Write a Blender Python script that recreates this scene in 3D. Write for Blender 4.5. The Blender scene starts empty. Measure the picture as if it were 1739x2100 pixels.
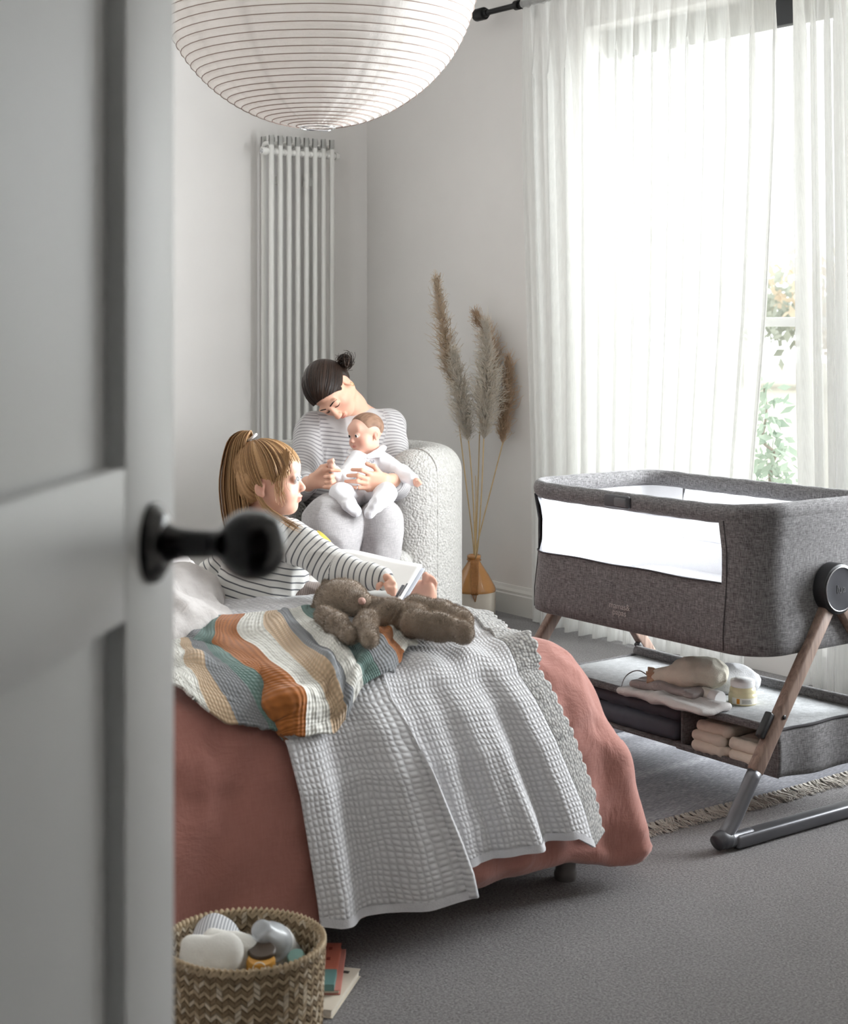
import bpy, bmesh, math, random
import numpy as np
from mathutils import Vector, Matrix, Euler
random.seed(7); RNG = np.random.default_rng(7)
SC = bpy.context.scene
COL = SC.collection
# ------------------------------------------------------------------ camera
HC = 1.28                      # camera height in metres
FPX = 3250.0                   # focal length in pixels of the 1739 x 2100 frame
R2 = (0.804, -0.594); F2 = (0.594, 0.804)   # camera right / forward in room axes
cam_d = bpy.data.cameras.new('camera'); cam = bpy.data.objects.new('camera', cam_d)
COL.objects.link(cam); SC.camera = cam
cam.location = (0, 0, HC)
cam.rotation_euler = (math.pi/2, 0, -math.atan2(F2[0], F2[1]))
cam_d.sensor_fit = 'VERTICAL'; cam_d.sensor_height = 36.0; cam_d.sensor_width = 36.0
cam_d.lens = FPX/2100*36.0
cam_d.shift_y = -(1050-660)/2100.0
cam_d.clip_start = 0.05; cam_d.clip_end = 200
cam_d.dof.use_dof = True; cam_d.dof.focus_distance = 4.8; cam_d.dof.aperture_fstop = 8.0
# ------------------------------------------------------------------ world, sun, exposure
SC.view_settings.view_transform = 'Standard'; SC.view_settings.look = 'None'
SC.view_settings.gamma = 1.0; SC.view_settings.exposure = 0.66
SC.view_settings.use_curve_mapping = False
world = bpy.data.worlds.new('world'); SC.world = world; world.use_nodes = True
wn = world.node_tree; wn.nodes.clear()
wo = wn.nodes.new('ShaderNodeOutputWorld'); wb = wn.nodes.new('ShaderNodeBackground')
wb.inputs['Color'].default_value = (0.94, 0.965, 1.0, 1); wb.inputs['Strength'].default_value = 2.3
wn.links.new(wb.outputs[0], wo.inputs[0])
try:
    SC.cycles.use_denoising = True
    SC.cycles.max_bounces = 6; SC.cycles.diffuse_bounces = 4; SC.cycles.glossy_bounces = 2; SC.cycles.transparent_max_bounces = 10
    SC.cycles.use_adaptive_sampling = True; SC.cycles.adaptive_threshold = 0.05
    SC.cycles.transmission_bounces = 4; SC.cycles.caustics_reflective = False; SC.cycles.caustics_refractive = False
    SC.cycles.sample_clamp_indirect = 6.0
except Exception: pass

def portal(name, loc, sx, sz):
    """sky portal in a window opening of the window wall, facing into the room (-X)"""
    l = bpy.data.lights.new(name, 'AREA'); l.shape = 'RECTANGLE'; l.size = sz; l.size_y = sx
    l.cycles.is_portal = True
    o = bpy.data.objects.new(name, l); COL.objects.link(o); o.location = loc
    o.rotation_euler = (0, math.pi/2, 0)
    return o
WX, WY = 4.45, 6.50           # planes of the window wall and of the radiator wall
portal('daylight_portal', (WX+0.25, 4.245, 1.30), 1.29, 2.4)

# daylight: added area lamp outside the added second window, unseen
dl = bpy.data.lights.new('daylight_fill', 'AREA'); dl.shape = 'RECTANGLE'; dl.size = 2.3; dl.size_y = 1.5
dl.energy = 166; dl.spread = math.radians(122); dl.color = (0.93, 0.965, 1.0)
dlo = bpy.data.objects.new('daylight_fill', dl); COL.objects.link(dlo); dlo.location = (WX+0.45, 2.50, 1.70)
dlo.rotation_euler = (0, math.radians(98), math.radians(-42))
# ------------------------------------------------------------------ measuring helpers
def P(px, py, d):
    a = (px-869.5)/FPX*d
    return Vector((R2[0]*a+F2[0]*d, R2[1]*a+F2[1]*d, HC-(py-660)/FPX*d))
def PZ(px, py, z):
    return P(px, py, (HC-z)*FPX/(py-660.0))
def PX(px, py, X):
    a = (px-869.5)/FPX
    return P(px, py, X/(R2[0]*a+F2[0]))
def PY(px, py, Y):
    a = (px-869.5)/FPX
    return P(px, py, Y/(R2[1]*a+F2[1]))

# ------------------------------------------------------------------ materials
def srgb(r, g, b):
    f = lambda c: (c/255/12.92) if c/255 <= 0.04045 else ((c/255+0.055)/1.055)**2.4
    return (f(r), f(g), f(b), 1.0)
class NT:
    def __init__(s, name):
        s.m = bpy.data.materials.new(name); s.m.use_nodes = True
        s.t = s.m.node_tree; s.t.nodes.clear()
        s.out = s.n('ShaderNodeOutputMaterial')
    def n(s, typ, **kw):
        nd = s.t.nodes.new(typ)
        for k, v in kw.items():
            if k.startswith('_'): setattr(nd, k[1:], v)
            else:
                key = int(k[1:]) if (k[0] == 'i' and k[1:].isdigit()) else k.replace('0', ' ')
                if hasattr(v, 'is_output'): s.t.links.new(v, nd.inputs[key])
                else: nd.inputs[key].default_value = v
        return nd
    def link(s, a, b): s.t.links.new(a, b)
    def coord(s, which='Object'): return s.n('ShaderNodeTexCoord').outputs[which]
    def attr(s, name, out='Fac'): return s.n('ShaderNodeAttribute', _attribute_name=name).outputs[out]
    def mapping(s, vec, scale=(1,1,1), rot=(0,0,0), loc=(0,0,0)):
        return s.n('ShaderNodeMapping', Vector=vec, Scale=scale, Rotation=rot, Location=loc).outputs[0]
    def noise(s, vec, scale, detail=3.0, rough=0.55, dist=0.0):
        return s.n('ShaderNodeTexNoise', Vector=vec, Scale=scale, Detail=detail, Roughness=rough, Distortion=dist).outputs['Fac']
    def wave(s, vec, scale, axis='X', dist=0.0, detail=2.0, dscale=1.0):
        return s.n('ShaderNodeTexWave', _bands_direction=axis, Vector=vec, Scale=scale, Distortion=dist, Detail=detail, **{'Detail0Scale': dscale}).outputs['Fac']
    def ramp(s, fac, stops, interp='LINEAR'):
        nd = s.n('ShaderNodeValToRGB', Fac=fac); cr = nd.color_ramp; cr.interpolation = interp
        while len(cr.elements) > 1: cr.elements.remove(cr.elements[0])
        cr.elements[0].position = stops[0][0]; cr.elements[0].color = stops[0][1]
        for p, c in stops[1:]:
            e = cr.elements.new(p); e.color = c
        return nd.outputs['Color']
    def math(s, op, a, b=None, c=None, clamp=False):
        nd = s.n('ShaderNodeMath', _operation=op, _use_clamp=clamp)
        for i, v in enumerate((a, b, c)):
            if v is None: continue
            if hasattr(v, 'is_output'): s.link(v, nd.inputs[i])
            else: nd.inputs[i].default_value = v
        return nd.outputs[0]
    def mix(s, fac, a, b, blend='MIX'):
        nd = s.n('ShaderNodeMix', _data_type='RGBA', _blend_type=blend)
        for key, v in ((0, fac), (6, a), (7, b)):
            if hasattr(v, 'is_output'): s.link(v, nd.inputs[key])
            else: nd.inputs[key].default_value = v
        return nd.outputs[2]
    def bump(s, h, strength=0.3, dist=0.01, normal=None):
        nd = s.n('ShaderNodeBump', Height=h, Strength=strength, Distance=dist)
        if normal is not None: s.link(normal, nd.inputs['Normal'])
        return nd.outputs[0]
    def bsdf(s, col, rough=0.6, metal=0.0, spec=0.3, normal=None, sheen=0.0, **kw):
        nd = s.n('ShaderNodeBsdfPrincipled')
        for key, v in (('Base Color', col), ('Roughness', rough), ('Metallic', metal), ('Specular IOR Level', spec), ('Sheen Weight', sheen)):
            if hasattr(v, 'is_output'): s.link(v, nd.inputs[key])
            else: nd.inputs[key].default_value = v
        for k, v in kw.items(): nd.inputs[k.replace('0', ' ')].default_value = v
        if normal is not None: s.link(normal, nd.inputs['Normal'])
        return nd.outputs[0]
    def done(s, shader):
        s.link(shader, s.out.inputs['Surface']); return s.m
MATS = {}
def simple(name, rgb, rough=0.5, metal=0.0, spec=0.4, var=0.06, vscale=6.0, bump=0.0, bscale=80.0, sheen=0.0, bdist=0.004, **kw):
    """procedural paint / plastic / cloth: a colour with slight mottling and fine relief"""
    if name in MATS: return MATS[name]
    t = NT(name); c = t.coord()
    base = srgb(*rgb)
    f = t.noise(c, vscale, 4.0)
    lo = tuple(x*(1-var) for x in base[:3])+(1,); hi = tuple(min(1, x*(1+var)) for x in base[:3])+(1,)
    col = t.ramp(f, [(0.3, lo), (0.7, hi)])
    nrm = None
    if bump: nrm = t.bump(t.noise(c, bscale, 3.0), bump, bdist)
    MATS[name] = t.done(t.bsdf(col, rough, metal, spec, nrm, sheen, **kw)); return MATS[name]

# ------------------------------------------------------------------ mesh helpers
def tag(o, label=None, cat=None, group=None, kind=None):
    if label: o['label'] = label
    if cat: o['category'] = cat
    if group: o['group'] = group
    if kind: o['kind'] = kind
    return o
def thing(name, label, cat, loc=(0,0,0), group=None):
    o = bpy.data.objects.new(name, None); COL.objects.link(o)
    o.location = Vector(loc); o.empty_display_size = 0.1
    return tag(o, label, cat, group)
def wloc(o):
    v = Vector((0,0,0))
    while o is not None:
        v = v + Vector(o.location); o = o.parent
    return v
def mesh_of(name, verts, faces, smooth=True, angle=None):
    me = bpy.data.meshes.new(name)
    v = np.asarray(verts, dtype=np.float64).reshape(-1, 3)
    if isinstance(faces, np.ndarray):
        n, k = faces.shape
        me.vertices.add(len(v)); me.vertices.foreach_set('co', v.ravel())
        me.loops.add(n*k); me.loops.foreach_set('vertex_index', faces.ravel().astype(np.int32))
        me.polygons.add(n); me.polygons.foreach_set('loop_start', np.arange(0, n*k, k, dtype=np.int32))
        me.polygons.foreach_set('loop_total', np.full(n, k, dtype=np.int32))
        me.update(calc_edges=True)
    else:
        me.from_pydata([tuple(x) for x in v], [], [tuple(f) for f in faces]); me.update()
    if smooth: me.polygons.foreach_set('use_smooth', np.ones(len(me.polygons), dtype=bool))
    if angle is not None: me.set_sharp_from_angle(angle=math.radians(angle))
    return me
def obj(name, geo, mat=None, parent=None, smooth=True, angle=None, origin=None):
    """geo = (verts, faces) in room coordinates; links it as ONE mesh object"""
    v = np.asarray(geo[0], dtype=np.float64).reshape(-1, 3)
    if parent is not None: o0 = np.array(wloc(parent)); loc = (0,0,0)
    else:
        if origin is None:
            mn, mx = v.min(0), v.max(0); origin = ((mn[0]+mx[0])/2, (mn[1]+mx[1])/2, mn[2])
        o0 = np.array(origin); loc = tuple(origin)
    me = mesh_of(name, v-o0, geo[1], smooth, angle)
    ob = bpy.data.objects.new(name, me); COL.objects.link(ob); ob.location = loc
    if parent is not None: ob.parent = parent
    if mat is not None:
        for m in (mat if isinstance(mat, (list, tuple)) else [mat]): me.materials.append(m)
    return ob
def fattr(ob, name, vals):
    a = ob.data.attributes.new(name, 'FLOAT', 'POINT'); a.data.foreach_set('value', np.asarray(vals, dtype=np.float32)); return a
def cattr(ob, name, cols):
    a = ob.data.attributes.new(name, 'FLOAT_COLOR', 'POINT')
    c = np.ones((len(cols), 4), dtype=np.float32); c[:, :3] = np.asarray(cols)[:, :3]
    a.data.foreach_set('color', c.ravel()); return a
def uvset(ob, uv):
    l = ob.data.uv_layers.new(name='uv'); vi = np.empty(len(ob.data.loops), dtype=np.int32)
    ob.data.loops.foreach_get('vertex_index', vi)
    l.data.foreach_set('uv', np.asarray(uv, dtype=np.float32)[vi].ravel())
def join(*gs):
    V, F, n = [], [], 0
    for v, f in gs:
        v = np.asarray(v, dtype=np.float64).reshape(-1, 3)
        V.append(v); F += [tuple(int(i)+n for i in q) for q in f]; n += len(v)
    return np.vstack(V), F
def xf(geo, M):
    v = np.asarray(geo[0], dtype=np.float64); M = np.array(M)
    return v @ M[:3, :3].T + M[:3, 3], geo[1]
def move(geo, d): return np.asarray(geo[0], dtype=np.float64)+np.array(d), geo[1]
def bm_out(bm):
    bm.verts.index_update()
    V = np.array([v.co[:] for v in bm.verts]); F = [[v.index for v in f.verts] for f in bm.faces]; bm.free(); return V, F
def box(c, s, bevel=0.0, seg=2, rotz=0.0, rot=None):
    bm = bmesh.new(); bmesh.ops.create_cube(bm, size=1.0)
    for v in bm.verts: v.co = Vector((v.co.x*s[0], v.co.y*s[1], v.co.z*s[2]))
    if bevel: bmesh.ops.bevel(bm, geom=bm.edges[:], offset=min(bevel, min(s)*0.49), segments=seg, profile=0.5, affect='EDGES')
    M = rot.to_4x4() if rot is not None else Matrix.Rotation(rotz, 4, 'Z')
    bm.transform(Matrix.Translation(Vector(c)) @ M)
    return bm_out(bm)
def bx(a, b, bevel=0.0, seg=2):
    a, b = np.minimum(a, b), np.maximum(a, b); return box((a+b)/2, b-a, bevel, seg)
def frame_to(d):
    z = Vector(d).normalized(); up = Vector((0,0,1)) if abs(z.z) < 0.95 else Vector((1,0,0))
    x = up.cross(z).normalized(); y = z.cross(x); return x, y, z
def lathe(prof, c=(0,0,0), axis=(0,0,1), n=40, cap=False):
    x, y, z = frame_to(axis); c = Vector(c); V, F = [], []
    if abs(Vector(axis).normalized().z) > 0.999: x, y, z = Vector((1,0,0)), Vector((0,1,0)), Vector((0,0,1))*(1 if axis[2] > 0 else -1)
    for r, h in prof:
        for i in range(n):
            a = 2*math.pi*i/n; V.append(c+x*(r*math.cos(a))+y*(r*math.sin(a))+z*h)
    m = len(prof)
    for j in range(m-1):
        for i in range(n):
            k = (i+1) % n; F.append((j*n+i, j*n+k, (j+1)*n+k, (j+1)*n+i))
    if cap:
        F.append(tuple(range(n-1, -1, -1))); F.append(tuple(range((m-1)*n, m*n)))
    return np.array(V), F
def catmull(pts, n=8, closed=False):
    p = np.asarray(pts, dtype=float); out = []
    m = len(p); rng = range(m if closed else m-1)
    for i in rng:
        a, b = p[i], p[(i+1) % m]
        p0 = p[(i-1) % m] if (closed or i > 0) else 2*a-b
        p3 = p[(i+2) % m] if (closed or i+2 < m) else 2*b-a
        for t in np.linspace(0, 1, n, endpoint=False):
            out.append(0.5*((2*a)+(-p0+b)*t+(2*p0-5*a+4*b-p3)*t*t+(-p0+3*a-3*b+p3)*t**3))
    if not closed: out.append(p[-1])
    return np.array(out)
def tube(pts, r, n=8, cap=True, closed=False, flat=None):
    """swept tube; r = number or list; flat=(normal, ratio) squashes the section along a direction"""
    p = np.asarray([tuple(q) for q in pts], dtype=float); m = len(p)
    rr = np.full(m, r) if np.isscalar(r) else np.asarray(r, dtype=float)
    if len(rr) != m: rr = np.interp(np.linspace(0, 1, m), np.linspace(0, 1, len(rr)), rr)
    T = np.gradient(p, axis=0) if not closed else np.roll(p, -1, 0)-np.roll(p, 1, 0)
    T /= np.linalg.norm(T, axis=1)[:, None]+1e-12
    x, _, _ = frame_to(T[0]); x = np.array(x); V, F = [], []
    for i in range(m):
        x = x-T[i]*np.dot(x, T[i]); x /= np.linalg.norm(x)+1e-12; y = np.cross(T[i], x)
        a = np.arange(n)*2*np.pi/n
        ring = np.cos(a)[:, None]*x*rr[i]+np.sin(a)[:, None]*y*rr[i]
        if flat is not None:
            nn = np.array(flat[0], dtype=float); nn /= np.linalg.norm(nn); ring -= np.outer(ring @ nn, nn)*(1-flat[1])
        V.append(p[i]+ring)
    V = np.vstack(V)
    for i in range(m if closed else m-1):
        j = (i+1) % m
        for k in range(n):
            l = (k+1) % n; F.append((i*n+k, i*n+l, j*n+l, j*n+k))
    if cap and not closed:
        F.append(tuple(range(n-1, -1, -1))); F.append(tuple(range((m-1)*n, m*n)))
    return V, F
def grid_faces(nu, nv, wrap_u=False):
    i = np.arange(nu if wrap_u else nu-1)[:, None]; j = np.arange(nv-1)[None, :]
    i2 = (i+1) % nu
    return np.stack([i*nv+j, i2*nv+j, i2*nv+j+1, i*nv+j+1], -1).reshape(-1, 4)
def strands(paths, w0, w1=0.0, sides=3):
    """many thin tapering strands as one mesh; paths = array (n, m, 3)"""
    p = np.asarray(paths, dtype=float); n, m, _ = p.shape
    T = np.gradient(p, axis=1); T /= np.linalg.norm(T, axis=2)[..., None]+1e-12
    ref = RNG.normal(size=(n, 1, 3)); x = np.cross(T, ref); x /= np.linalg.norm(x, axis=2)[..., None]+1e-12
    y = np.cross(T, x)
    w0 = np.broadcast_to(np.asarray(w0, dtype=float), (n,)); w1 = np.broadcast_to(np.asarray(w1, dtype=float), (n,))
    t = np.linspace(0, 1, m)[None, :]
    w = (w0[:, None]*(1-t)+w1[:, None]*t)[..., None]
    a = np.arange(sides)*2*np.pi/sides
    V = np.stack([p+w*(np.cos(q)*x+np.sin(q)*y) for q in a], axis=2).reshape(-1, 3)
    base = (np.arange(n)*m*sides)[:, None, None]; j = (np.arange(m-1)*sides)[None, :, None]; k = np.arange(sides)[None, None, :]
    k2 = (k+1) % sides
    F = np.stack([base+j+k, base+j+k2, base+j+sides+k2, base+j+sides+k], -1).reshape(-1, 4)
    return V, F
def vnoise(p, seed=0):
    """smooth value noise in [-1, 1] at points (n, 3)"""
    p = np.asarray(p, dtype=float); i = np.floor(p).astype(np.int64); f = p-i; f = f*f*(3-2*f)
    def h(a, b, c):
        x = (a*374761393+b*668265263+c*2147483647+seed*974634777) & 0xffffffff
        x = ((x ^ (x >> 13))*1274126177) & 0xffffffff; x ^= x >> 16
        return (x & 0xffff)/32767.5-1.0
    r = 0
    for dx in (0, 1):
        for dy in (0, 1):
            for dz in (0, 1):
                w = (f[:, 0] if dx else 1-f[:, 0])*(f[:, 1] if dy else 1-f[:, 1])*(f[:, 2] if dz else 1-f[:, 2])
                r = r+w*h(i[:, 0]+dx, i[:, 1]+dy, i[:, 2]+dz)
    return r
def fbm(p, oct=3, seed=0):
    r, a = 0, 1.0
    for k in range(oct): r = r+a*vnoise(np.asarray(p)*2**k+k*17.3, seed+k); a *= 0.5
    return r

# ------------------------------------------------------------------ implicit surfaces (bodies, plush, cushions)
def rotm(e): return np.array(Euler([math.radians(a) for a in e], 'XYZ').to_matrix())
class Sdf:
    def __init__(s): s.p = []
    def add(s, fn, lo, hi, k, op, tag, axis): s.p.append((fn, np.array(lo), np.array(hi), k, op, tag, axis)); return s
    def ell(s, c, r, rot=None, k=0.02, op=1, tag=None, axis=None):
        c = np.array(c, dtype=float); r = np.array(r if np.ndim(r) else (r, r, r), dtype=float)
        Rm = np.eye(3) if rot is None else (np.array(rot) if np.ndim(rot) == 2 else rotm(rot))
        ext = np.sqrt(((Rm*r)**2).sum(1))
        def fn(x, y, z):
            dx, dy, dz = x-c[0], y-c[1], z-c[2]
            a = (dx*Rm[0, 0]+dy*Rm[1, 0]+dz*Rm[2, 0])/r[0]; b = (dx*Rm[0, 1]+dy*Rm[1, 1]+dz*Rm[2, 1])/r[1]; g = (dx*Rm[0, 2]+dy*Rm[1, 2]+dz*Rm[2, 2])/r[2]
            k0 = np.sqrt(a*a+b*b+g*g); k1 = np.sqrt((a/r[0])**2+(b/r[1])**2+(g/r[2])**2)+1e-9
            return k0*(k0-1)/k1
        return s.add(fn, c-ext, c+ext, k, op, tag, axis)
    def cap(s, a, b, ra, rb=None, k=0.02, op=1, tag=None, axis=None, flat=None):
        a = np.array(a, dtype=float); b = np.array(b, dtype=float); rb = ra if rb is None else rb
        ab = b-a; L2 = max(float(ab @ ab), 1e-12)
        if flat is not None:
            fn_ = np.array(flat[0], dtype=float); fn_ /= np.linalg.norm(fn_); fr = flat[1]
        def fn(x, y, z):
            dx, dy, dz = x-a[0], y-a[1], z-a[2]
            t = np.clip((dx*ab[0]+dy*ab[1]+dz*ab[2])/L2, 0, 1)
            ex, ey, ez = dx-t*ab[0], dy-t*ab[1], dz-t*ab[2]
            if flat is not None:
                q = (ex*fn_[0]+ey*fn_[1]+ez*fn_[2])*(1/fr-1); ex, ey, ez = ex+q*fn_[0], ey+q*fn_[1], ez+q*fn_[2]
            return np.sqrt(ex*ex+ey*ey+ez*ez)-(ra+(rb-ra)*t)
        m = max(ra, rb)
        return s.add(fn, np.minimum(a, b)-m, np.maximum(a, b)+m, k, op, tag, axis)
    def chain(s, pts, rs, k=0.02, tag=None, flat=None, axis=None, op=1):
        for i in range(len(pts)-1): s.cap(pts[i], pts[i+1], rs[i], rs[i+1], k, op, tag, axis, flat)
        return s
    def rbox(s, c, h, r, rot=None, k=0.02, op=1, tag=None, axis=None):
        c = np.array(c, dtype=float); h = np.array(h, dtype=float)-r; Rm = np.eye(3) if rot is None else (np.array(rot) if np.ndim(rot) == 2 else rotm(rot))
        ext = np.sqrt(((Rm*(h+r))**2).sum(1))+np.abs(Rm) @ (h+r)*0.5
        def fn(x, y, z):
            dx, dy, dz = x-c[0], y-c[1], z-c[2]
            a = np.abs(dx*Rm[0, 0]+dy*Rm[1, 0]+dz*Rm[2, 0])-h[0]; b = np.abs(dx*Rm[0, 1]+dy*Rm[1, 1]+dz*Rm[2, 1])-h[1]; g = np.abs(dx*Rm[0, 2]+dy*Rm[1, 2]+dz*Rm[2, 2])-h[2]
            return np.sqrt(np.maximum(a, 0)**2+np.maximum(b, 0)**2+np.maximum(g, 0)**2)+np.minimum(np.maximum(a, np.maximum(b, g)), 0)-r
        return s.add(fn, c-ext, c+ext, k, op, tag, axis)
    def plane_cut(s, p, n, k=0.004, lo=None, hi=None):
        """remove everything on the side n points to, inside the box lo..hi"""
        p = np.array(p, dtype=float); n = np.array(n, dtype=float); n /= np.linalg.norm(n)
        fn = lambda x, y, z: -((x-p[0])*n[0]+(y-p[1])*n[1]+(z-p[2])*n[2])
        return s.add(fn, np.array(lo, dtype=float), np.array(hi, dtype=float), k, -1, None, None)
    def mesh(s, h, smooth=1, disp=None):
        pos = [q for q in s.p if q[4] > 0]
        lo = np.min([q[1] for q in pos], 0)-4*h; hi = np.max([q[2] for q in pos], 0)+4*h
        n = np.ceil((hi-lo)/h).astype(int)+1
        ax = [(lo[i]+h*np.arange(n[i])).astype(np.float32) for i in range(3)]
        D = np.full(n, 1e2, dtype=np.float32)
        for fn, a, b, k, op, _, _ in s.p:
            m = k+3*h
            i0 = np.clip(np.floor((a-m-lo)/h).astype(int), 0, n-1); i1 = np.clip(np.ceil((b+m-lo)/h).astype(int)+1, 1, n)
            if (i1 <= i0).any(): continue
            sl = tuple(slice(i0[q], i1[q]) for q in range(3))
            d = fn(ax[0][sl[0]][:, None, None], ax[1][sl[1]][None, :, None], ax[2][sl[2]][None, None, :]).astype(np.float32)
            cur = D[sl]; kk = max(k, 1e-5)
            if op > 0:
                g = np.maximum(kk-np.abs(cur-d), 0)/kk; D[sl] = np.minimum(cur, d)-g*g*kk*0.25
            else:
                g = np.maximum(kk-np.abs(cur+d), 0)/kk; D[sl] = np.maximum(cur, -d)+g*g*kk*0.25
        V, F = surface_nets(D, lo, h)
        for _ in range(smooth): V = relax(V, F, 0.5)
        return V, F
    def pick(s, V, tags=None):
        """index of the closest positive primitive for every vertex"""
        best = np.full(len(V), 1e9); idx = np.zeros(len(V), dtype=int)
        for i, q in enumerate(s.p):
            if q[4] < 0 or (tags is not None and q[5] not in tags): continue
            d = q[0](V[:, 0], V[:, 1], V[:, 2]); m = d < best; best[m] = d[m]; idx[m] = i
        return idx, best
    def coord(s, V):
        idx, _ = s.pick(V); c = np.zeros(len(V))
        for i in np.unique(idx):
            a = s.p[i][6]
            if a is None: continue
            o, n, off = np.array(a[0], dtype=float), np.array(a[1], dtype=float), a[2]
            n = n/np.linalg.norm(n); m = idx == i; c[m] = (V[m]-o) @ n+off
        return c, idx
def relax(V, F, w):
    acc = np.zeros_like(V); cnt = np.zeros(len(V))
    for a, b in ((0, 1), (1, 2), (2, 3), (3, 0)):
        for i, j in ((a, b), (b, a)):
            for c in range(3): acc[:, c] += np.bincount(F[:, i], V[F[:, j], c], len(V))
            cnt += np.bincount(F[:, i], minlength=len(V))
    return V*(1-w)+w*acc/np.maximum(cnt, 1)[:, None]
def normals(V, F):
    d1 = V[F[:, 2]]-V[F[:, 0]]; d2 = V[F[:, 3]]-V[F[:, 1]]; n = np.cross(d1, d2)
    N = np.zeros_like(V)
    for i in range(4):
        for c in range(3): N[:, c] += np.bincount(F[:, i], n[:, c], len(V))
    return N/(np.linalg.norm(N, axis=1)[:, None]+1e-12)
def surface_nets(D, lo, h):
    S = D < 0; n = np.array(D.shape)
    c = np.zeros(n-1, dtype=np.int8)
    offs = [(a, b, g) for a in (0, 1) for b in (0, 1) for g in (0, 1)]
    for a, b, g in offs: c += S[a:n[0]-1+a, b:n[1]-1+b, g:n[2]-1+g]
    act = np.argwhere((c > 0) & (c < 8))
    val = np.stack([D[act[:, 0]+a, act[:, 1]+b, act[:, 2]+g] for a, b, g in offs], 1).astype(np.float64)
    O = np.array(offs, dtype=float); acc = np.zeros((len(act), 3)); cnt = np.zeros(len(act))
    for i in range(8):
        for j in range(i+1, 8):
            if np.abs(O[i]-O[j]).sum() != 1: continue
            m = (val[:, i] < 0) != (val[:, j] < 0)
            a, b = np.clip(val[m, i], -h*2, h*2), np.clip(val[m, j], -h*2, h*2); t = a/(a-b)
            acc[m] += O[i]+(O[j]-O[i])*t[:, None]; cnt[m] += 1
    V = lo+h*(act+acc/cnt[:, None])
    idx = np.full(n-1, -1, dtype=np.int32); idx[act[:, 0], act[:, 1], act[:, 2]] = np.arange(len(act))
    Fs = []
    for ax_ in range(3):
        u, v = (ax_+1) % 3, (ax_+2) % 3
        s0 = [slice(None)]*3; s1 = [slice(None)]*3
        s0[ax_] = slice(0, n[ax_]-1); s1[ax_] = slice(1, n[ax_])
        e = np.argwhere(S[tuple(s0)] != S[tuple(s1)])
        e = e[(e[:, u] > 0) & (e[:, v] > 0) & (e[:, u] < n[u]-1) & (e[:, v] < n[v]-1)]
        ins = S[e[:, 0], e[:, 1], e[:, 2]]
        def cell(du, dv):
            q = e.copy(); q[:, u] += du; q[:, v] += dv; return idx[q[:, 0], q[:, 1], q[:, 2]]
        q = np.stack([cell(-1, -1), cell(0, -1), cell(0, 0), cell(-1, 0)], 1)
        q[~ins] = q[~ins][:, ::-1]; Fs.append(q)
    F = np.vstack(Fs); F = F[(F >= 0).all(1)]
    return V, F
# =================================================================== the room
def wall_mat():
    t = NT('wall_paint'); c = t.coord()
    col = t.ramp(t.noise(c, 1.5, 4), [(0.3, srgb(229, 226, 223)), (0.7, srgb(235, 232, 229))])
    n = t.bump(t.noise(c, 220, 2), 0.06, 0.002)
    return t.done(t.bsdf(col, 0.85, 0, 0.2, n))
def white_paint():
    return simple('white_satin_paint', (228, 227, 223), 0.42, 0, 0.4, 0.02, 3, 0.03, 60)
WALL = wall_mat(); WHITE = white_paint()
def carpet_mat():
    t = NT('carpet_pile'); c = t.coord()
    big = t.noise(c, 5, 4, 0.6); mid = t.noise(c, 60, 3, 0.6); fine = t.noise(c, 190, 4, 0.75)
    a = t.ramp(fine, [(0.36, srgb(70, 67, 68)), (0.66, srgb(190, 186, 186))])
    b = t.ramp(big, [(0.3, srgb(120, 116, 116)), (0.7, srgb(148, 144, 144))])
    col = t.mix(0.35, a, b)
    h = t.math('ADD', t.math('MULTIPLY', fine, 0.7), t.math('MULTIPLY', mid, 0.6))
    n = t.bump(h, 0.9, 0.012)
    return t.done(t.bsdf(col, 0.95, 0, 0.1, n, 0.25))
CARPET = carpet_mat()
XL, YF, ZC = -0.35, 0.45, 3.05         # left wall, doorway wall, ceiling
def struct(name, geo, m, parent=None, **kw):
    o = obj(name, geo, m, parent, **kw)
    if parent is None: o['kind'] = 'structure'
    return o
struct('floor', bx((-1.1, -1.9, -0.1), (WX+0.3, WY+0.1, 0.0)), CARPET, smooth=False)
struct('ceiling', bx((XL-0.1, YF-0.1, ZC), (WX+0.3, WY+0.1, ZC+0.1)), simple('ceiling_white', (240,239,236), 0.9, 0, 0.2, 0.02, 2), smooth=False)
struct('wall_back', bx((XL-0.1, WY, 0), (WX+0.3, WY+0.12, ZC)), WALL, smooth=False)
struct('wall_left', bx((XL-0.12, YF, 0), (XL, WY, ZC)), WALL, smooth=False)
# doorway wall with the opening the camera looks through
DO0, DO1, DOH = -0.02, 0.82, 2.06
struct('wall_front', join(bx((XL, YF-0.1, 0), (DO0, YF, ZC)), bx((DO1, YF-0.1, 0), (WX, YF, ZC)), bx((DO0, YF-0.1, DOH), (DO1, YF, ZC))), WALL, smooth=False)
# window wall with two openings (the second, unseen, is added to light the room)
W1 = (3.60, 4.89); W2 = (1.70, 3.25); WZ0, WZ1 = 0.10, 2.50
def wseg(y0, y1, z0, z1): return bx((WX, y0, z0), (WX+0.3, y1, z1))
struct('wall_right', join(wseg(YF, W2[0], 0, ZC), wseg(W2[1], W1[0], 0, ZC), wseg(W1[1], WY, 0, ZC),
    wseg(W1[0], W1[1], 0, WZ0), wseg(W1[0], W1[1], WZ1, ZC), wseg(W2[0], W2[1], 0, WZ0), wseg(W2[0], W2[1], WZ1, ZC)), WALL, smooth=False)
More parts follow.
